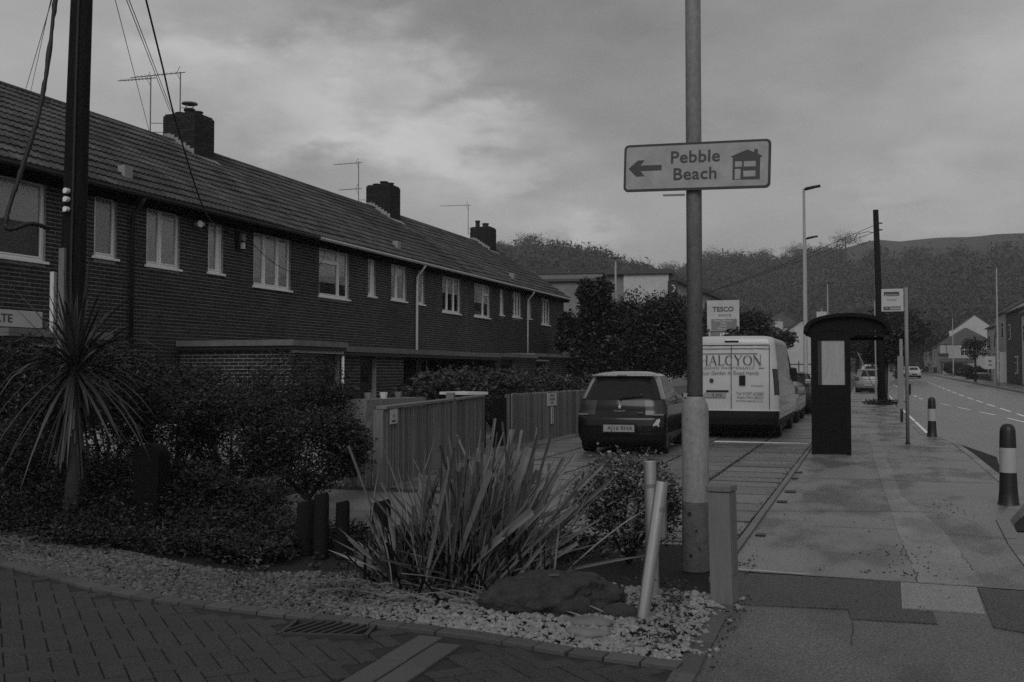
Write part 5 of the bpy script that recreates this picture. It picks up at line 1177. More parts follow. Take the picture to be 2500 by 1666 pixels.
def build_van():
    Lv = 5.4; w = 1.0
    lev = [(.22, .12, Lv-.1, w-.07, .08), (.30, .03, Lv-.02, w-.02, .10), (.45, .0, Lv, w, .12), (.60, .0, Lv, w+.01, .12), (.62, .05, Lv, w+.01, .12), (1.0, .06, Lv-.12, w+.005, .13), (1.25, .075, Lv-.55, w-.01, .13), (1.6, .10, Lv-.95, w-.04, .14), (1.95, .135, Lv-1.35, w-.08, .16), (2.10, .15, Lv-1.5, w-.095, .16), (2.17, .17, Lv-1.6, w-.125, .17), (2.215, .22, Lv-1.7, w-.18, .2), (2.24, .34, Lv-1.9, w-.30, .22), (2.25, .55, Lv-2.1, w-.5, .22)]
    zones = [('bumper', M['plastic'], lambda s, i, z, c: z < .60 and (s in ('rear', 'rr', 'rl'))), ('side_skirt', M['plastic'], lambda s, i, z, c: z < .42),
             ('tail_light_left', M['lamp_red'], lambda s, i, z, c: .95 < z < 1.52 and s == 'rl'), ('tail_light_right', M['lamp_red'], lambda s, i, z, c: .95 < z < 1.52 and s == 'rr'),
             ('windscreen', M['carglass'], lambda s, i, z, c: 1.2 < z < 1.95 and s in ('front',)), ('side_window', M['carglass'], lambda s, i, z, c: 1.25 < z < 1.9 and s in ('left', 'right') and 3.7 < c.y < 4.6-(z-1.25)*.5)]
    t = vehicle('panel_van', 'white panel van with HALCYON lettering across its back doors, behind the sign column', (-2.79, 22.15, 0), R(0), lev, M['paint_white'], zones, [(.98, .95), (-.98, .95), (.98, 4.35), (-.98, 4.35)], .34, cat='van')
    for o in list(t.children):
        if o.name.startswith('tail_light'): o.name = 'tail_light'
    def yr(z):
        for a, b in zip(lev, lev[1:]):
            if a[0] <= z <= b[0]: return a[1]+(b[1]-a[1])*(z-a[0])/(b[0]-a[0]+1e-9)
        return 0
    def MXv(x, z): return Matrix.Translation((x, yr(z)-.058-.012*(1-(x/1)**2), z)) @ Matrix.Rotation(R(86), 4, 'X')
    def line(name, x0, x1, z0, z1, m=M['plastic'], d=.006, parent=t):
        mb = MB(); n = 5
        for k in range(n):
            xa, xb = x0+(x1-x0)*k/n, x0+(x1-x0)*(k+1)/n; za, zb = (z0, z1) if x1-x0 > z1-z0 else (z0+(z1-z0)*k/n, z0+(z1-z0)*(k+1)/n)
            if x1-x0 <= z1-z0: xa, xb = x0, x1
            zm = (za+zb)/2; xm = (xa+xb)/2; y = yr(zm)-.06*(1-(xm/w)**2)+.0015
            mb.box(xa, xb, y-d, y+.01, za, zb)
        return mb.build(name, m, parent)
    line('door_seam', -.011, .001, .64, 2.02); line('door_seam', -.86, .80, 2.03, 2.042); line('door_seam', .80, .812, .64, 2.03); line('door_seam', -.87, -.858, .64, 2.03); line('door_swage', -.86, .80, 1.955, 1.962); line('door_swage', -.84, .56, 1.845, 1.852)
    line('brake_light', -.15, .15, 2.10, 2.135)
    line('grab_strip', -.55, -.06, 1.005, 1.045); pl = line('number_plate', -.60, -.12, .88, .99, M['plate'], .012); line('door_handle', .17, .30, 1.16, 1.37, M['plastic'], .03); 
    mb = MB(); mb.tube([(0, 0, 0), (0, -.012, 0)], .045, 20); o = mb.build('badge', M['lamp_red'], t, loc=(-.43, .012, 1.26)); 
    y = lambda x, z: yr(z)-.06*(1-(x/w)**2)-.007
    def TX(x, z): return Matrix.Translation((x, y(x, z), z)) @ Matrix.Rotation(R(87), 4, 'X')
    text('lettering', '5 JXK', .095, Matrix.Translation((-.30, y(-.3, .93)-.01, .935)) @ Matrix.Rotation(R(90), 4, 'X'), M['ink'], pl)
    serif_word('lettering', 'HALCYON', .21, TX(-.02, 1.60) @ Matrix.Translation((0, 0, 0)), M['ink'], t)
    text('lettering', 'GARDEN MAINTENANCE', .072, TX(-.09, 1.535), M['ink_soft'], t, sx=1.2, spacing=1.25); line('lettering_rule', .58, .70, 1.528, 1.536, M['ink_soft'], .004)
    text('lettering', 'Your Garden In Good Hands', .11, TX(-.05, 1.425), M['ink_soft'], t, sx=.98)
    text('lettering', 'halcyongardens', .045, TX(.55, 1.15), M['ink_soft'], t)
    text('lettering', 'Tel: 01297 625083', .092, TX(.40, .975), M['ink_soft'], t, sx=.85); text('lettering', 'Mobile: 07812 884224', .07, TX(.40, .89), M['ink_soft'], t, sx=.9); text('lettering', 'www.halcyongardens.co.uk', .055, TX(.38, .82), M['ink_soft'], t, sx=.95)
    for s in (-1, 1): mb = MB(); mb.box(s*1.02-.08, s*1.02+.08, 4.35, 4.5, 1.2, 1.55); bevel(mb.build('wing_mirror', M['plastic'], t), .03)
build_van()

def generic_car(label, loc, rz, paint, group, H=1.0, L=4.2, kind='car', name='parked_car'):
    lv = [(z*H, y0*1.1, L-(3.48-y1), w_+.06, rc) for z, y0, y1, w_, rc in hatch_levels()]
    zones = [('rear_window', M['carglass'], lambda s, i, z, c: .99*H < z < 1.33*H and s == 'rear' and 1 <= i <= 14), ('tail_light_left', M['lamp_red'], lambda s, i, z, c: .72*H < z < .93*H and (s == 'rl')), ('tail_light_right', M['lamp_red'], lambda s, i, z, c: .72*H < z < .93*H and (s == 'rr')),
             ('headlight_left', M['lamp_clear'], lambda s, i, z, c: .60*H < z < .76*H and (s == 'fl')), ('headlight_right', M['lamp_clear'], lambda s, i, z, c: .60*H < z < .76*H and (s == 'fr')),
             ('side_window', M['carglass'], lambda s, i, z, c: .99*H < z < 1.33*H and s in ('left', 'right') and 2 <= i <= 23 and not (1.3 < c.y < 1.38) and not (2.2 < c.y < 2.27)), ('windscreen', M['carglass'], lambda s, i, z, c: .99*H < z < 1.34*H and s in ('front',)),
             ('lower_bumper', M['plastic'], lambda s, i, z, c: z < .3*H), ('grille', M['plastic'], lambda s, i, z, c: .38*H < z < .56*H and s == 'front' and 3 < i < 12)]
    t = vehicle(name, label, loc, rz, lv, paint, zones, [(.83, .75), (-.83, .75), (.83, L-.75), (-.83, L-.75)], .32, group, cat=kind)
    for o in list(t.children):
        for q in ('tail_light', 'headlight'):
            if o.name.startswith(q): o.name = q
    mb = MB(); mb.box(-.26, .26, -.09, -.075, .44, .55); mb.build('number_plate', M['plate'], t)
    for s in (-1, 1):
        mb = MB(); mb.box(s*.97-.09, s*.97+.09, L-1.15, L-1.03, .95*H, 1.08*H); bevel(mb.build('wing_mirror', paint, t), .03)
    return t
PG = 'cars parked and driving along the street'
generic_car('silver car parked beyond the white van, half hidden by the bus shelter', (-2.68, 29.0, 0), R(0), M['paint_silver'], PG, 1.13)
generic_car('dark car parked behind the silver one, left of the shelter', (-2.62, 35.2, 0), R(0), M['paint_dark'], PG, 1.0)
generic_car('grey estate car at the kerb with its tail lights to us, beyond the shelter', (.1, 70.0, zg(70)), R(-2), M['paint_grey'], PG, 1.08)
generic_car('white van-like car ahead of the grey estate car', (.3, 95.0, zg(95)), R(0), M['paint_white'], PG, 1.25)
generic_car('pale car coming towards us, left of the two distant ones', (4.4, 154.0, zg(150)), R(183), M['paint_silver'], PG, 1.0, name='approaching_car')
generic_car('pale car coming towards us, right of the two distant ones beside the sign post', (5.7, 142.0, zg(138)), R(181), M['paint_white'], PG, 1.02, name='approaching_car')

# ------------------------------------------------------------ bus shelter, stop, bollards, lamps
def build_shelter():
    t = thing('bus_shelter', 'black bus shelter with a barrel roof and a solid lower end panel', 'bus shelter', (-.92, 18.3, 0))
    Ls = 3.0; wd = .66; m = M['shelter']
    def end(y, full=True):
        mb = MB(); mb.box(0, .07, y, y+.07, 0, 2.16); mb.box(wd-.09, wd, y, y+.07, 0, 2.16); mb.build('post', m, t)
        if full:
            mb = MB(); mb.box(.07, wd-.09, y+.012, y+.055, .01, 1.16); mb.build('lower_panel', m, t)
            mb = MB(); mb.box(.07, wd-.09, y+.01, y+.06, 1.16, 1.22); mb.box(.07, wd-.09, y+.01, y+.06, 2.0, 2.16); mb.box(.07, .115, y+.01, y+.06, 1.22, 2.0); mb.build('window_frame', m, t)
            mb = MB(); mb.box(.18, wd-.10, y+.03, y+.036, 1.22, 2.0); mb.build('window_panel', M['frost'], t)
            mb = MB(); mb.box(.115, .18, y+.02, y+.05, 1.22, 2.0); mb.build('window_mullion', M['gutter_black'], t)
    end(0); 
    mb = MB(); mb.box(0, .07, Ls-.07, Ls, 0, 2.16); mb.build('post', m, t)
    mb = MB(); mb.box(.02, .05, .08, Ls-.08, .12, 1.16); mb.build('back_panel', m, t); mb = MB(); mb.box(.03, .04, .08, Ls-.08, 1.2, 2.05); mb.build('back_glazing', M['glass'], t); mb = MB(); mb.box(.01, .06, .08, Ls-.08, 2.05, 2.14); mb.build('back_rail', m, t)
    mb = MB(); mb.box(.15, .42, .3, Ls-.3, .5, .54); mb.build('seat', m, t)
    # barrel roof
    x0, x1, zb, zt = -.09, 1.30, 2.14, 2.47; rows_o = []; n = 14
    def arc(x0, x1, zb, zt): return [(x0+(x1-x0)*(.5-.5*math.cos(math.pi*k/n)), zb+(zt-zb)*math.sin(math.pi*k/n)**.75) for k in range(n+1)]
    prof = [(x0-.03, zb-.02)] + arc(x0-.03, x1+.03, zb, zt) + [(x1+.03, zb-.02)]; inner = arc(x0+.04, x1-.04, zb, zt-.06)[::-1]
    Mx = Matrix(((1, 0, 0, 0), (0, 0, 1, 0), (0, 1, 0, 0), (0, 0, 0, 1)))
    mb = MB()
    P = prof+inner; rows = [[(x, y, z) for x, z in P] for y in (-.12, Ls+.12)]; mb.grid(rows, closed=True)
    for y in (-.12, Ls+.12):     # end rims
        o_ = arc(x0-.03, x1+.03, zb, zt); i_ = arc(x0+.04, x1-.04, zb, zt-.06)
        for k in range(n): mb.add([(o_[k][0], y, o_[k][1]), (o_[k+1][0], y, o_[k+1][1]), (i_[k+1][0], y, i_[k+1][1]), (i_[k][0], y, i_[k][1])], [(0, 1, 2, 3)])
    mb.build('roof', m, t)
    for y in (0.0, ):
        mb = MB(); a = arc(x0+.03, x1-.03, zb+.02, zt-.05); mb.prism([(q[0], q[1]) for q in a][::-1], y, y+.03, Mx); mb.build('gable_panel', m, t)
    for y in (0.0, Ls-.06): mb = MB(); mb.box(x0, x1, y+.031, y+.09, zb-.06, zb+.01); mb.build('cross_beam', m, t)
    mb = MB(); mb.box(.66, 1.1, Ls+.04, Ls+.06, zb+.02, zb+.08); mb.build('fascia_strip', M['edging'], t)
    mb = MB(); mb.box(x1-.06, x1, 0, Ls, zb-.05, zb+.01); mb.build('front_beam', m, t)
build_shelter()

def build_stop():
    t = thing('bus_stop_post', 'slim grey bus stop post with a white flag sign facing the shelter', 'bus stop', (.77, 21.6, 0))
    mb = MB(); mb.tube([(0, 0, 0), (0, 0, 3.15)], .036, 14); mb.build('post', M['pole_paint'], t, smooth=True)
    mb = MB(); mb.box(-.05, .05, -.05, .05, 0, .02); mb.build('foot', M['plastic'], t)
    mb = MB(); mb.box(-.47, -.05, -.03, .0, 2.67, 3.13); bevel(mb.build('flag', M['paper'], t), .008); mb = MB(); mb.box(-.05, .0, -.02, .02, 2.7, 2.76); mb.box(-.05, .0, -.02, .02, 3.0, 3.06); mb.build('bracket', M['alu'], t)
    def bar(n, x0, x1, z0, z1, m=M['ink']): q = MB(); q.box(x0, x1, -.034, -.031, z0, z1); q.build(n, m, t)
    # bus pictogram
    bar('pictogram', -.42, -.13, 3.02, 3.07); bar('pictogram', -.42, -.40, 2.99, 3.02); bar('pictogram', -.38, -.15, 2.985, 3.012, M['ink_soft']); bar('pictogram', -.15, -.13, 2.99, 3.02)
    text('lettering', 'Bus Stop', .05, Matrix.Translation((-.27, -.033, 2.91)) @ Matrix.Rotation(R(90), 4, 'X'), M['ink_soft'], t)
    bar('timetable_strip', -.43, -.31, 2.70, 2.77); bar('timetable_strip', -.305, -.10, 2.745, 2.775, M['ink_soft']); bar('timetable_strip', -.305, -.10, 2.70, 2.725, M['ink_soft'])
    text('lettering', '5X', .05, Matrix.Translation((-.37, -.036, 2.735)) @ Matrix.Rotation(R(90), 4, 'X'), M['paper'], t)
    mb = MB(); mb.box(.0, .07, -.02, .05, .98, 1.2); mb.build('timetable_case', M['plastic'], t)
    # second thinner post beyond it
    t = thing('sign_post', 'pale grey post with a long narrow box, just beyond the bus stop', 'post', (.95, 31.0, 0))
    mb = MB(); mb.tube([(0, 0, 0.3), (0, 0, 2.4)], .045, 10); mb.build('post', M['pole_paint'], t, smooth=True); mb = MB(); mb.box(-.1, .06, -.05, .05, .38, 1.9); mb.build('box', M['pole_paint'], t); mb = MB(); mb.tube([(0, 0, 0), (0, 0, .4)], .04, 8); mb.build('foot', M['black'], t)
build_stop()
def build_bollards():
    def prof(z):  return .078 + .022*max(0, (.3-z)/.3)
    t = thing('bollard', 'nearest black bollard with a wide white band at the right edge', 'bollard', (1.45, 12.12, 0), 0, 'black and white bollards')
    def sec(name, zs, m):
        mb = MB(); mb.grid([[(r_*math.cos(a), r_*math.sin(a), z) for a in np.linspace(0, 6.2832, 25)] for z, r_ in zs]); return mb.build(name, m, t, smooth=True)
    sec('lower_section', [(0, .115), (.02, .105), (.15, .094), (.35, .086)], M['black']); sec('reflective_band', [(.35, .0875), (.62, .0865)], M['bollard_w']); sec('top_section', [(.62, .086), (.80, .080), (.84, .072), (.87, .05), (.88, .02), (.881, .001)], M['black'])
    c = copy_tree(t); c.location = (1.37, 24.2, 0); c['label'] = 'second black and white bollard, beyond the bus stop post'
build_bollards()
def build_lamps():
    def lamp(lb, x, y, h, z0=0, arm=1, col='pole_paint', head=.55, r=.075):
        t = thing('street_lamp', lb, 'street lamp', (x, y, z0), 0, 'street lamps along the road')
        mb = MB(); mb.tube([(0, 0, 0), (0, 0, 1.2), (0, 0, 1.25), (0, 0, h)], [r*1.5, r*1.4, r, r*.6], 12); mb.build('column', M['lampcol'], t, smooth=True)
        mb = MB(); mb.tube([(0, 0, h-.02), (head*.55*arm, 0, h+.05), (head*arm, 0, h+.09)], [.045, .06, .03], 8); mb.build('arm', M['black'], t); mb = MB(); Mx = Matrix.Translation((head*.5*arm, 0, h+.04)) @ Matrix.Rotation(R(-8*arm), 4, 'Y'); mb.box(-.22, .3, -.12, .12, -.03, .04, Mx); bevel(mb.build('lantern', M['black'], t), .02)
        return t
    M['lampcol'] = mat('galvanised_lamp_column', .26, .6, 8, .15)
    lamp('tallest pale street lamp between the van and the shelter', -2.05, 37, 8.0); lamp('second street lamp seen in line behind the tallest one', -2.75, 50.8, 8.0, r=.06)
    lamp('thin distant street lamp above the left end of the shelter roof', -2.7, 78.5, 7.95, zg(78), head=.5, r=.06); lamp('street lamp on the far pavement in front of the pale tall house', 10.35, 92, 9.9, zg(92), -1, head=.9, r=.08)
    lamp('small distant street lamp above the hip-roofed house', 11.3, 150, 8.2, zg(150), -1, r=.07)
    t = thing('street_lamp', 'car park lamp with a flat round head before the white hotel', 'street lamp', (-18.9, 77.9, 0), 0, 'street lamps along the road'); mb = MB(); mb.tube([(0, 0, 0), (0, 0, 10.6)], [.12, .07], 10); mb.build('column', M['lampcol'], t, smooth=True)
    mb = MB(); mb.tube([(0, 0, 10.55), (0, 0, 10.6), (0, 0, 10.75)], [.32, .42, .1], 16); mb.build('lantern', M['alu'], t)
    # far utility pole
    t = thing('utility_pole', 'far dark wooden utility pole rising behind the shelter beside the street tree', 'pole', (.62, 47.0, 0)); mb = MB(); mb.tube([(0, 0, 0), (-.05, 0, 4), (-.16, 0, 8.65)], [.17, .15, .12], 12); mb.build('shaft', M['utility'], t, smooth=True)
    mb = MB(); mb.tube([(-.22, -.05, 0), (-.25, -.05, 4.6)], .035, 6); mb.build('cable_guard', M['lampcol'], t)
    for z in (8.05, 7.75): mb = MB(); mb.tube([(-.05, 0, z), (.12, 0, z)], .03, 6); mb.build('insulator', M['black'], t)
    mb = MB(); pts = [(.47+q[0], 47, q[1]) for q in ((0, 7.6), (-.35, 7.7), (-.8, 7.6), (-.95, 7.3), (-.6, 7.1), (-.25, 7.3))]; mb.tube(pts, .014, 5)
    o = mb.build('cable_loop', M['cable']); tag(o, 'slack loop of cable hanging beside the top of the far utility pole', 'cable', 'wires of the far pole')
    for lb, e, s in (('upper wire running left from the far utility pole', (-20, 62, 4.6), 8.0), ('lower wire running left from the far utility pole', (-22, 60, 4.2), 7.7)):
        a = Vector((.47, 47, s)); e = Vector(e); mb = MB(); mb.tube([a.lerp(e, k/10)-Vector((0, 0, 1.0*math.sin(math.pi*k/10))) for k in range(11)], .012, 5); o = mb.build('overhead_cable', M['cable']); tag(o, lb, 'cable', 'wires of the far pole')
build_lamps()

# ------------------------------------------------------------ trees
def tree(name, label, x, y, h, crown, n, size, seed, trunk_r=.2, z0=0, m='leaf', group=None, cz=None, lobes=7, tint=(-.5, .8), hollow=.3, trunk=True):
    t = thing(name, label, 'tree', (x, y, z0), 0, group); r = random.Random(seed); rx, ry, rz = crown; cz = cz if cz is not None else h-rz
    parts = [leaf_cloud(n//3, (0, 0, cz), (rx*.8, ry*.8, rz*.8), size, hollow, tint, seed=seed)]; tops = []
    for i in range(lobes):
        a = r.random()*6.28; e = r.uniform(-.7, .9); o = Vector((math.cos(a)*rx*.6*math.sqrt(1-e*e*.6), math.sin(a)*ry*.6, e*rz*.62)); k = r.uniform(.28, .5)
        parts.append(leaf_cloud(2*n//3//lobes, Vector((0, 0, cz))+o, (rx*k, ry*k, rz*k), size, .2, tint, seed=seed*11+i)); tops.append(Vector((0, 0, cz))+o)
    cloud_mesh('crown', parts, M[m], t); mb = MB(); mb.tube([(0, 0, 0), (.02, 0, cz*.5), (0, 0, cz)], [trunk_r, trunk_r*.85, trunk_r*.5], 10)
    for q in tops: mb.tube([(0, 0, cz*.7), (q.x*.5, q.y*.5, (cz*.7+q.z)/2+.1), tuple(q)], [trunk_r*.4, trunk_r*.25, trunk_r*.08], 6)
    mb.build('trunk', M['twig'], t, smooth=True); return t
TG = 'dense evergreens behind the parked cars'
tree('evergreen_tree', 'big rounded dark evergreen filling the gap behind the hatchback', -8.6, 41.5, 5.0, (2.6, 1.8, 2.2), 46000, .075, 51, .3, cz=2.7, group=TG, lobes=14, hollow=.5)
tree('evergreen_tree', 'ragged conifer rising on the left of the big dark evergreen', -10.4, 39.5, 5.6, (1.0, .9, 1.6), 10000, .09, 52, .2, cz=3.9, group=TG, lobes=9, tint=(-.6, .3))
tree('evergreen_tree', 'small ragged tree against the pale flats, left of the conifer', -12.4, 43, 4.4, (.9, .8, 1.3), 3500, .12, 53, .12, cz=3.0, group=TG, lobes=8)
tree('evergreen_tree', 'low dark evergreen below the ragged conifer', -10.3, 39.2, 3.0, (1.5, 1.0, 1.5), 9000, .1, 54, .15, cz=1.6, group=TG, hollow=.5, tint=(-.5, .5))
tree('evergreen_tree', 'dark evergreen right of the sign column behind the van roof', -5.3, 44.0, 3.3, (1.3, 1.2, 1.2), 8000, .1, 55, .15, cz=2.2, group=TG, hollow=.5, tint=(-.5, .6))
tree('bare_tree', 'dark tree behind the store totem sign', -8.2, 66.0, 5.7, (2.5, 1.8, 1.8), 8000, .14, 56, .2, cz=4.2, group='trees beyond the van', tint=(-.5, .5))
tree('bare_tree', 'bushy tree in front of the white gabled house', -6.2, 75.0, 4.6, (1.5, 1.4, 1.2), 3600, .13, 57, .12, cz=3.6, group='trees beyond the van', hollow=.1)
tree('street_tree', 'ivy-clad street tree with thick trunk beyond the shelter', .80, 47.9, 3.9, (1.12, 1.0, 1.15), 9000, .07, 58, .16, cz=2.6, tint=(-.6, .6), hollow=.15)
def tree_foot():
    t = thing('tree_base_plants', 'ring of weeds and grass round the foot of the street tree', 'weeds', (.7, 47.2, 0)); parts = [leaf_cloud(1500, (0, 0, .08), (.9, .9, .16), .05, .2, (-.6, .4), seed=77)]; cloud_mesh('weeds', parts, M['leaf'], t)
    mb = MB()
    for a, b, r_ in (((.8-.2, 47.7, 0), (-.35, 47.7, 2.3), .025), ((.9, 47.7, 0), (.95, 47.7, 1.8), .03)): mb.tube([a, b], r_, 6)
    o = mb.build('tree_stake', M['lampcol']); tag(o, 'pair of thin pale stakes propping the street tree', 'stake')
tree_foot()
tree('bare_tree', 'small twiggy tree on the far pavement in front of the houses', 10.5, 112, 4.6, (1.7, 1.2, 1.3), 1300, .13, 59, .14, z0=zg(112), cz=3.4, tint=(-.6, 0), hollow=.05)
FT = 'trees closing the end of the street'
for i, (x, y, h, rx, lb) in enumerate(((-1.0, 125, 8.0, 3.6, 'dark tree above the grey estate car'), (3.5, 130, 9.5, 4.0, 'dark tree over the road left of the bus stop post'), (-5.5, 118, 6.5, 3.2, 'dark tree left of the road end behind the shelter'), (7.5, 190, 9.5, 5.0, 'distant dark tree right of the bus stop post'), (11, 225, 11, 6, 'distant dark tree before the white cottages'), (17, 240, 13, 7, 'distant dark tree above the white cottages'))):
    tree('roadside_tree', lb, x, y, h, (rx, rx*.8, h*.38), 4200, .3, 90+i, .25, z0=zg(y), group=FT, hollow=.4, tint=(-.6, .3))

# ------------------------------------------------------------ buildings in the distance
def gabled(name, label, cx, cy, w, d, h, rh, rz=0, wall='render_w', roof='slate', z0=0, wins=(), chim=(), group=None, hip=False, over=.25, cat='house', door=None):
    """local: front faces -Y... width along x, depth along y, ridge along x unless rz turns it"""
    t = thing(name, label, cat, (cx, cy, z0), rz, group); mb = MB(); mb.box(-w/2, w/2, -d/2, d/2, 0, h); 
    if not hip:
        for s in (-1, 1): x = s*w/2; mb.add([(x, -d/2, h), (x, d/2, h), (x, 0, h+rh)], [(0, 1, 2)])
    mb.build('wall', M[wall], t); mb = MB(); o = over; e = -.0
    hx = w/2+ (0 if hip else o); rx = max(0, w/2-d/2) if hip else hx; k = rh/(d/2)
    A = [(-w/2-o, -d/2-o, h-o*k+.06), (w/2+o, -d/2-o, h-o*k+.06), (w/2+o, d/2+o, h-o*k+.06), (-w/2-o, d/2+o, h-o*k+.06)]; r0, r1 = (-rx, 0, h+rh+.06), (rx, 0, h+rh+.06)
    if hip: mb.add(A+[r0, r1], [(0, 1, 5, 4), (2, 3, 4, 5), (1, 2, 5), (3, 0, 4)])
    else:
        mb.add(A+[r0, r1]+[(p[0], p[1], p[2]-.14) for p in A+[r0, r1]], [(0, 1, 5, 4), (2, 3, 4, 5), (6, 10, 11, 7), (8, 11, 10, 9), (0, 6, 7, 1), (2, 8, 9, 3), (1, 7, 11, 5), (5, 11, 8, 2), (0, 4, 10, 6), (4, 3, 9, 10)])
    mb.build('roof', M[roof], t)
    for (face, u, z, ww, wh) in wins:
        # each window: white frame with dark panes
        if face == 'f': T = Matrix.Translation((u, -d/2-.02, z))
        elif face == 'l': T = Matrix.Translation((-w/2-.02, u, z)) @ Matrix.Rotation(R(-90), 4, 'Z')
        else: T = Matrix.Translation((w/2+.02, u, z)) @ Matrix.Rotation(R(90), 4, 'Z')
        m2 = MB(); m2.box(-ww/2-.08, ww/2+.08, -.05, .03, -.08, wh+.08, T); wo = m2.build('window', M['white_old'], t)
        m3 = MB(); n = max(1, round(ww/.7)); 
        for q in range(n):
            a, b = -ww/2+ww*q/n+.04, -ww/2+ww*(q+1)/n-.04; m3.box(a, b, -.07, -.052, .04, wh*.62, T); m3.box(a, b, -.07, -.052, wh*.68, wh-.04, T)
        m3.build('pane', M['carglass'], wo)
    for (x, y, zt, s) in chim:
        m4 = MB(); m4.box(x-s/2, x+s/2, y-s*.35, y+s*.35, h, zt); ch = m4.build('chimney', M[wall], t); m5 = MB()
        for q in (-.25, .25): m5.tube([(x+q*s, y, zt), (x+q*s, y, zt+.35)], .1, 8)
        m5.build('pots', M['render_g'], ch)
    if door: m6 = MB(); m6.box(door-.45, door+.45, -d/2-.06, -d/2+.02, 0, 2.05); m6.build('door', M['black'], t)
    return t
def far_buildings():
    HGp = 'houses on the right side of the street'
    # rightmost pale house, dark brick return, tall bay house, hip-roofed house, white row
    z = zg(98)
    gabled('street_house', 'pale house cut by the right edge with white fascia', 17.0, 93, 10.5, 8, 6.4, 2.6, R(-90), 'render_w', 'slate', z, [('f', -3, 3.8, 1.4, 1.4), ('f', 2, 3.8, 1.4, 1.4)], [(-4, 0, 10.0, 1.2)], HGp)
    gabled('street_house', 'dark brick narrow house left of the pale house at the right edge', 17.0, 103.6, 9.6, 8, 6.9, 1.6, R(-90), 'render_d', 'slate', z, [('f', -2.2, 4.3, 1.0, 1.3), ('f', 2, 1.0, 1.6, 1.5)], [], HGp)
    gabled('street_house', 'tall grey house with a tall barred window facing the road', 17.0, 113.3, 9.0, 8, 7.2, 2.3, R(-90), 'render_p', 'slate', z, [('f', 2.5, 4.6, 1.3, 1.5), ('f', -2.5, 4.6, 1.3, 1.5)], [(3.8, 1.0, 10.6, 1.3), (-4.0, 1.0, 10.8, 1.2)], HGp)
    gabled('street_house', 'lower grey house with a chimney behind the twiggy street tree', 17.4, 123.5, 10.5, 8, 6.3, 2.5, R(-90), 'render_w', 'slate', z, [('f', 2.5, 3.8, 1.3, 1.5), ('f', -2.5, 3.8, 1.3, 1.5), ('f', 2.5, .9, 1.6, 1.6), ('f', -2.0, .9, 1.6, 1.6)], [(4.4, 0.5, 9.9, 1.3)], HGp)
    b = thing('bay_window', 'tall white-framed window with many bars on the front of the grey house', 'window', (12.72, 108.9, z-.1), R(90)); mb = MB(); mb.box(0, 6.0, -.2, .28, 0, 3.2); mb.build('panes', M['carglass'], b)
    for k in range(8): mb = MB(); x = .06+5.88*k/7; mb.box(x-.12, x+.12, -.28, .30, 0, 3.2); mb.build('bar', M['white'], b)
    for q in (0.05, 2.3, 3.2): mb = MB(); mb.box(-.1, 6.1, .302, .36, q-.08, q+.08); mb.build('rail', M['white'], b)
    z2 = zg(195)-.4
    gabled('street_house', 'hip-roofed grey rendered house with a small white window in its side', 17.6, 204.5, 9.4, 9, 5.9, 3.0, 0, 'render_p', 'slate', z2, [('f', -.3, 3.7, 2.0, 1.6), ('l', -2, 3.4, 1.2, 1.3)], [], HGp, hip=True)
    t = thing('porch_extension', 'low lean-to with dark eaves in front of the hip-roofed house', 'porch', (15.6, 197.5, z2)); mb = MB(); mb.box(-2.5, 2.5, -1.2, 2.3, 0, 2.5); mb.build('wall', M['render_p'], t); mb = MB(); mb.prism([(-1.6, 2.5), (2.3, 2.5), (2.3, 3.2)], -2.8, 2.8, Matrix(((0, 0, 1, 0), (1, 0, 0, 0), (0, 1, 0, 0), (0, 0, 0, 1)))); mb.build('roof', M['slate'], t); mb = MB(); mb.box(-1.4, -.2, -1.26, -1.2, 1.1, 2.1); mb.build('window', M['white_old'], t)
    gabled('street_house', 'white steep gable rising behind the hip roof', 21.4, 232, 8, 9.0, 9.2, 3.4, R(90), 'render_w', 'slate', z2, [], [], HGp, over=.1)
    for i, (y, lb) in enumerate(((216, 'nearest white house of the plain row facing the road'), (233, 'second white house of the plain row'), (250, 'third white house of the plain row'), (267, 'farthest white house of the plain row with sloping verge'))):
        gabled('street_house', lb, 16.8, y+2, 16.9, 8, 5.6, 2.5, R(-90), 'render_w', 'slate', z2, [('f', -5, 3.4, 1.6, 1.4), ('f', 5, 3.4, 1.6, 1.4), ('f', -5, .9, 1.6, 1.4), ('f', 5, .9, 1.6, 1.4)], [(-7.5, 0, 9.2, 1.6)], HGp)
    gabled('white_cottage', 'small white cottage at the far end of the street', 10.3, 285, 4, 6, 5.0, 1.6, 0, 'render_w', 'slate', 1.6, [('f', 0, 3, 1.2, 1.2)], [], 'cottages at the street end')
    # front gardens: hedges, bins, wall, board
    shrub('clipped_hedge', 'rounded dark hedge in front of the hip-roofed house', 'hedge', (13.6, 170, zg(160)+.9), (2.1, 1.5, 1.2), 5000, .15, M['leaf_hedge'], 301, base_z=zg(160))
    shrub('clipped_hedge', 'dark hedge between the twiggy tree and the grey house', 'hedge', (12.3, 131, zg(131)+.6), (1.3, 2.2, .95), 3500, .14, M['leaf_hedge'], 302, base_z=zg(131))
    for x, y, lb in ((12.0, 226, 'left dark wheeled bin in front of the white row'), (12.3, 205, 'right dark wheeled bin in front of the white row')):
        t = thing('wheeled_bin', lb, 'bin', (x, y, zg(y)), 0, 'bins in front of the white row'); mb = MB(); mb.prism([(-.3, -.35), (.3, -.35), (.3, .35), (-.3, .35)], .05, 1.0); bevel(mb.build('body', M['plastic'], t), .04); mb = MB(); mb.box(-.34, .34, -.4, .4, 1.0, 1.08); bevel(mb.build('lid', M['black'], t), .03)
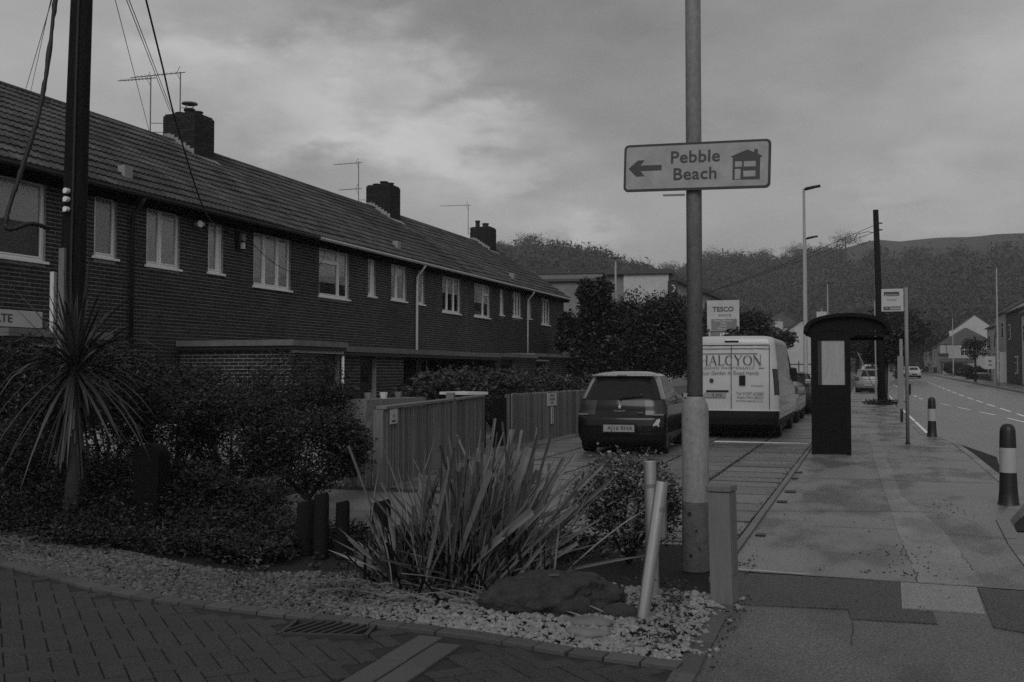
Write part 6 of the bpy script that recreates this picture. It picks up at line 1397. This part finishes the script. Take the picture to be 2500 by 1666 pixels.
    t = thing('garden_wall', 'low dark brick wall along the far pavement', 'wall', (0, 0, zg(110))); mb = MB(); mb.box(12.35, 12.55, 118, 150, 0, .65); mb.build('wall', M['render_d'], t); mb = MB(); mb.box(12.3, 12.6, 118, 150, .65, .72); mb.build('coping', M['edging'], t)
    t = thing('board_sign', 'white estate board on a post by the far lamp', 'sign', (10.6, 96.5, zg(96))); mb = MB(); mb.box(-.05, .05, -.05, .05, 0, 2.6); mb.build('post', M['lampcol'], t); mb = MB(); mb.box(-.75, .05, -.09, -.051, 1.4, 2.5); mb.build('board', M['paper'], t); mb = MB(); mb.box(-.5, -.2, -.1, -.091, 1.7, 1.82); mb.box(-.5, -.25, -.1, -.091, 2.0, 2.2); mb.build('print', M['ink_soft'], t)
    t = thing('pub_sign', 'small dark hanging sign on the corner of the hip-roofed house', 'sign', (13.4, 199.6, z2+3.9)); mb = MB(); mb.box(-.95, .9, -.06, .06, -.3, .2); mb.build('board', M['black'], t); mb = MB(); mb.box(.55, .62, -.03, .03, -1.2, 2.0); mb.build('pipe', M['black'], t)
    t = thing('road_sign', 'small white chevron board low at the far kerb', 'sign', (11.6, 118, zg(118))); mb = MB(); mb.box(-.7, .7, -.03, .0, .75, .9); mb.build('plate', M['paper'], t); mb = MB(); mb.box(-.12, -.06, 0, .05, 0, .9); mb.build('leg', M['alu'], t)
    # white gabled house left of the road with chimney
    gabled('gabled_house', 'white gable-ended house between the van and the shelter', -5.7, 101.5, 6.0, 5.2, 4.6, 1.9, R(90), 'render_w', 'slate', 0, [], [(1.2, -1.6, 7.35, 1.3)], None)
    gabled('gabled_house', 'smaller white gable behind the white gable-ended house', -8.6, 108, 5, 4.5, 4.4, 1.6, R(90), 'render_w', 'slate', 0, [], [(0, 0, 6.7, 1.1)], None)
    t = thing('rail_fence', 'dark railing in front of the white gabled house', 'fence', (-6.6, 83, .0)); mb = MB(); mb.box(-2, 4, -.03, .03, 2.0, 2.08); mb.box(-2, 4, -.03, .03, 1.2, 1.26); mb.build('rail', M['black'], t)
    for k in range(6): mb = MB(); mb.box(-2+k*1.15, -1.92+k*1.15, -.04, .04, 0, 2.3); mb.build('post', M['black'], t)
    # hotel: white block with banner and dark flat roofs
    t = thing('hotel_block', 'white three-storey hotel with a dark flat roof and a vertical banner', 'building', (-19.6, 87.6, 0), R(6))
    def bx(n, a, m): mb = MB(); mb.box(*a); return mb.build(n, M[m], t)
    bx('front_wall', (-.9, 3.1, 0, 9, 0, 10.2), 'render_w'); bx('side_wall', (-2.5, -.9, .3, 9, 0, 10.2), 'render_g'); bx('pale_panel', (-3.3, -2.5, .2, 9, 0, 10.1), 'render_w')
    bx('roof', (-3.6, 3.4, -.3, 9.4, 10.2, 10.6), 'slate'); bx('roof_plant', (.5, 2.2, 2, 4, 10.6, 10.8), 'render_d')
    bx('balcony', (1.3, 2.9, -.5, 0, 6.1, 6.2), 'render_d')
    for k in range(6): bx('baluster', (1.3+k*.3, 1.34+k*.3, -.5, -.46, 6.2, 7.4), 'gutter_black')
    bx('balcony_rail', (1.2, 2.95, -.52, -.44, 7.4, 7.5), 'gutter_black')
    wo = bx('window', (1.4, 2.8, -.04, .0, 5.3, 6.0), 'white_old')
    # receding wing with sloping eaves
    w2 = thing('hotel_wing', 'long pale hotel wing with dark eaves going back behind the column', 'building', (-16.4, 88.5, 0), R(-1.5))
    mb = MB(); mb.box(-8, 0, 0, 34, 0, 9.6); mb.build('wall', M['render_p'], w2); mb = MB(); mb.box(-8.5, .5, -.3, 34.5, 9.6, 10.0); mb.build('roof', M['slate'], w2)
    for k in range(8):
        for zz in (1.5, 4.4, 7.2):
            mb = MB(); mb.box(0, .05, 2+k*3.7, 3.0+k*3.7, zz, zz+1.5); mb.build('window', M['carglass'], w2)
    bn = thing('hotel_banner', 'dark vertical banner with a white moon and vertical lettering on the hotel corner', 'banner', (-15.95, 86.8, 7.0), R(20))
    mb = MB(); mb.box(-.42, .42, -.04, .04, -3.2, 2.4); mb.build('cloth', M['black'], bn)
    Mx = Matrix.Translation((0, -.05, -.75)) @ Matrix.Rotation(R(90), 4, 'X') @ Matrix.Rotation(R(-90), 4, 'Z'); text('lettering', 'Premier Inn', .62, Mx, M['paper'], bn, bold=.01)
    mb = MB(); a = [(.26*math.cos(q), .34*math.sin(q)) for q in np.linspace(-1.9, 1.9, 12)]; b_ = [(.20*math.cos(q)-.1, .27*math.sin(q)) for q in np.linspace(1.7, -1.7, 10)]; mb.prism(a+b_, 0, .01, Matrix.Translation((0, -.045, 1.75)) @ Matrix.Rotation(R(90), 4, 'X')); mb.build('moon', M['paper'], bn)
    # flats behind the end of the terrace
    t = thing('flat_roofed_block', 'pale flat-roofed block behind the end of the terrace', 'building', (-21.4, 72.0, 0), R(10)); mb = MB(); mb.box(-4.2, 3.0, 0, 8, 0, 8.2); mb.build('wall', M['render_g'], t); mb = MB(); mb.box(-4.4, 3.3, -.3, 8.2, 8.25, 8.45); mb.build('roof_edge', M['slate'], t); mb = MB(); mb.box(-3.6, 2.8, .5, 7, 8.45, 8.9); mb.build('parapet', M['render_g'], t); mb = MB(); mb.box(-3.7, 2.9, .4, 7.1, 8.9, 9.0); mb.build('upper_roof_edge', M['slate'], t)
    # lower pale houses between hotel and totem
    gabled('gabled_house', 'pale house with hipped roof beyond the column, above the totem sign', -10.9, 140, 5, 6, 7.5, 2, 0, 'render_w', 'slate', 0, [('f', 0, 4.5, 1, 2.2)], [], None, hip=True)
    # totem
    t = thing('totem_sign', 'white supermarket totem sign with smaller boards below, above the van roof', 'sign', (-8.1, 60.7, 0), R(6)); mb = MB(); mb.box(-.95, .95, -.1, .1, 3.9, 5.75); mb.box(-.9, -.7, -.08, .08, 0, 3.9); mb.build('board', M['render_w'], t)
    Mf = lambda x, z: Matrix.Translation((x, -.115, z)) @ Matrix.Rotation(R(90), 4, 'X')
    text('lettering', 'TESCO', .40, Mf(0, 5.2), M['ink'], t, sx=1.0, bold=.01); text('lettering', 'extra', .26, Mf(.1, 4.86), M['ink_soft'], t, sx=1.4)
    mb = MB(); mb.box(-.7, .8, -.12, -.101, 3.95, 4.62); mb.build('lower_board', M['render_g'], t)
    for z_, s_ in ((4.52, 'Open 24 hours'), (4.36, 'Cafe'), (4.2, 'Petrol'), (4.04, 'Pharmacy')): text('lettering', s_, .17, Mf(0, z_) @ Matrix.Translation((0, 0, .01)), M['white_old'], t)
    mb = MB(); mb.box(-.75, .75, -.13, -.08, 3.45, 3.85); mb.build('price_board', M['render_g'], t); text('lettering', '154.9', .34, Mf(.15, 3.65) @ Matrix.Translation((0, 0, .02)), M['white'], t, bold=.01)
far_buildings()

# ------------------------------------------------------------ hills
def hills():
    # skyline as azimuth (deg from +Y, right positive) and height, at true distance
    def ridge(name, D, prof, seed, ntree, back=200, front=260, base=-3):
        az = np.array([p[0] for p in prof]); hh = np.array([p[1] for p in prof]); A = np.linspace(az[0], az[-1], 200); Hh = np.interp(A, az, hh); r = np.random.default_rng(seed)
        Hh = Hh + np.interp(A, np.linspace(A[0], A[-1], 80), r.normal(0, .6, 80)); rows = []
        fr = [(-front, -.02), (-front*.75, .22), (-front*.5, .5), (-front*.25, .78), (0, 1), (back*.5, .98), (back, .55), (back*2.2, -.02)]
        def pt(a, dd, k, h): d = D+dd; return (math.sin(R(a))*d, math.cos(R(a))*d, base+(h-base)*max(k, 0) - (6 if k < 0 else 0))
        mb = MB(); mb.grid([[pt(a, dd, k, h) for a, h in zip(A, Hh)] for dd, k in fr]); o = struct(mb.build(name, M['hill'], smooth=True))
        # woodland as one mass of small twiggy tufts
        n = ntree; a = np.where(r.random(n) < .85, r.uniform(max(A[0], -26), min(A[-1], 11), n), r.uniform(A[0], A[-1], n)); q = r.random(n)**.8; dd = -front*(1-q)*1.0 + r.normal(0, 3, n); k = np.interp(dd, [f[0] for f in fr], [f[1] for f in fr]); h = np.interp(a, A, Hh); d = D+dd
        sel = ~((a > -1.2) & (k > .70+.05*np.sin(a*3))); a, dd, k, h, d = a[sel], dd[sel], k[sel], h[sel], d[sel]; n = len(a)
        C0 = np.c_[np.sin(np.radians(a))*d, np.cos(np.radians(a))*d, base+(h-base)*np.maximum(k, 0)+1.5]
        m = 14; rad = r.uniform(2.0, 3.8, n); keep = np.ones(n, bool); P = np.repeat(C0, m, 0)+r.normal(size=(n*m, 3))*np.repeat(rad, m)[:, None]*np.array([.5, .5, .55]); s = r.uniform(.7, 1.5, n*m)[:, None]*np.where(np.repeat(k, m) > .9, .33, 1.0)[:, None]
        aa = r.normal(size=(n*m, 3)); aa /= np.linalg.norm(aa, axis=1)[:, None]; bb = np.cross(aa, r.normal(size=(n*m, 3))); bb /= np.linalg.norm(bb, axis=1)[:, None]
        V = np.stack([P-aa*s, P+bb*s*.6, P+aa*s], 1).reshape(-1, 3); F = np.arange(3*n*m).reshape(-1, 3); T = np.repeat(r.uniform(-.8, .9, n), m)
        stuff(cloud_mesh('woodland', [(V, F, T)], M['wood_hill'])); return A, Hh
    ridge('left_hill', 430, [(-75, 30), (-50.41, 40.0), (-40.94, 43.3), (-32.34, 45.3), (-25.46, 46.2), (-22.42, 50.8), (-20.82, 52.9), (-19.83, 53.5), (-18.53, 54.9), (-17.47, 54.7), (-16.06, 53.9), (-15.12, 52.1), (-13.72, 48.8), (-12.32, 45.2), (-10.93, 41.0), (-9.1, 31.7), (-6.84, 17.7)], 4, 9000)
    ridge('right_hill', 560, [(-18.41, 30.5), (-13.72, 46.4), (-10.93, 54.1), (-10.01, 57.1), (-9.1, 61.3), (-7.96, 63.3), (-6.84, 64.3), (-4.61, 62.1), (-3.52, 63.8), (-1.37, 67.2), (-0.31, 70.6), (0.73, 71.5), (1.76, 70.6), (3.78, 71.3), (5.74, 70.8), (7.63, 71.1), (12.94, 69.1), (23.21, 56.9), (75, 45)], 5, 15000, front=330)
    # bigger bare trees standing out on the skyline
    G_ = 'bare trees on the skyline'
    for i, (a, D, z, s, lb) in enumerate(((-18.6, 417, 55.3, 4.7, 'round bare tree on the crest of the left hill'), (-20.3, 417, 53.7, 3.4, 'bare tree on the left hill beside the last chimney'), (-10.6, 532, 54.7, 5.1, 'tall bare tree on the skyline just left of the column'), (-8.4, 540, 62.0, 5.1, 'bare tree on the crest right of the column'), (-5.4, 540, 62.4, 4.2, 'bare tree on the skyline left of the tallest lamp'), (-3.6, 540, 63.2, 5.1, 'bare tree on the skyline right of the tallest lamp'), (-1.0, 540, 67.9, 5.5, 'bare tree on the skyline left of the far utility pole'))):
        x, y = math.sin(R(a))*D, math.cos(R(a))*D; t = thing('bare_tree', lb, 'tree', (x, y, z-3), 0, G_); parts = [leaf_cloud(2200, (0, 0, s*.9), (s*1.5, s*.8, s*.75), .28, .1, (-.4, .5), seed=500+i, lump=.6)]; cloud_mesh('crown', parts, M['wood_hill'], t)
        mb = MB(); mb.tube([(0, 0, 0), (0, 0, s)], [.4, .15], 6); mb.build('trunk', M['twig'], t)
hills()

# ------------------------------------------------------------ air
HAZE = 0.00042
def haze():
    mb = MB(); mb.box(-1400, 1400, -50, 1300, -16, 140); m = bpy.data.materials.new('haze'); m.use_nodes = True; N = m.node_tree.nodes; L = m.node_tree.links; N.remove(N['Principled BSDF'])
    v = N.new('ShaderNodeVolumePrincipled'); v.inputs['Color'].default_value = (.9, .9, .9, 1); v.inputs['Density'].default_value = HAZE; L.new(v.outputs[0], N['Material Output'].inputs['Volume'])
    stuff(mb.build('haze', m))
haze()
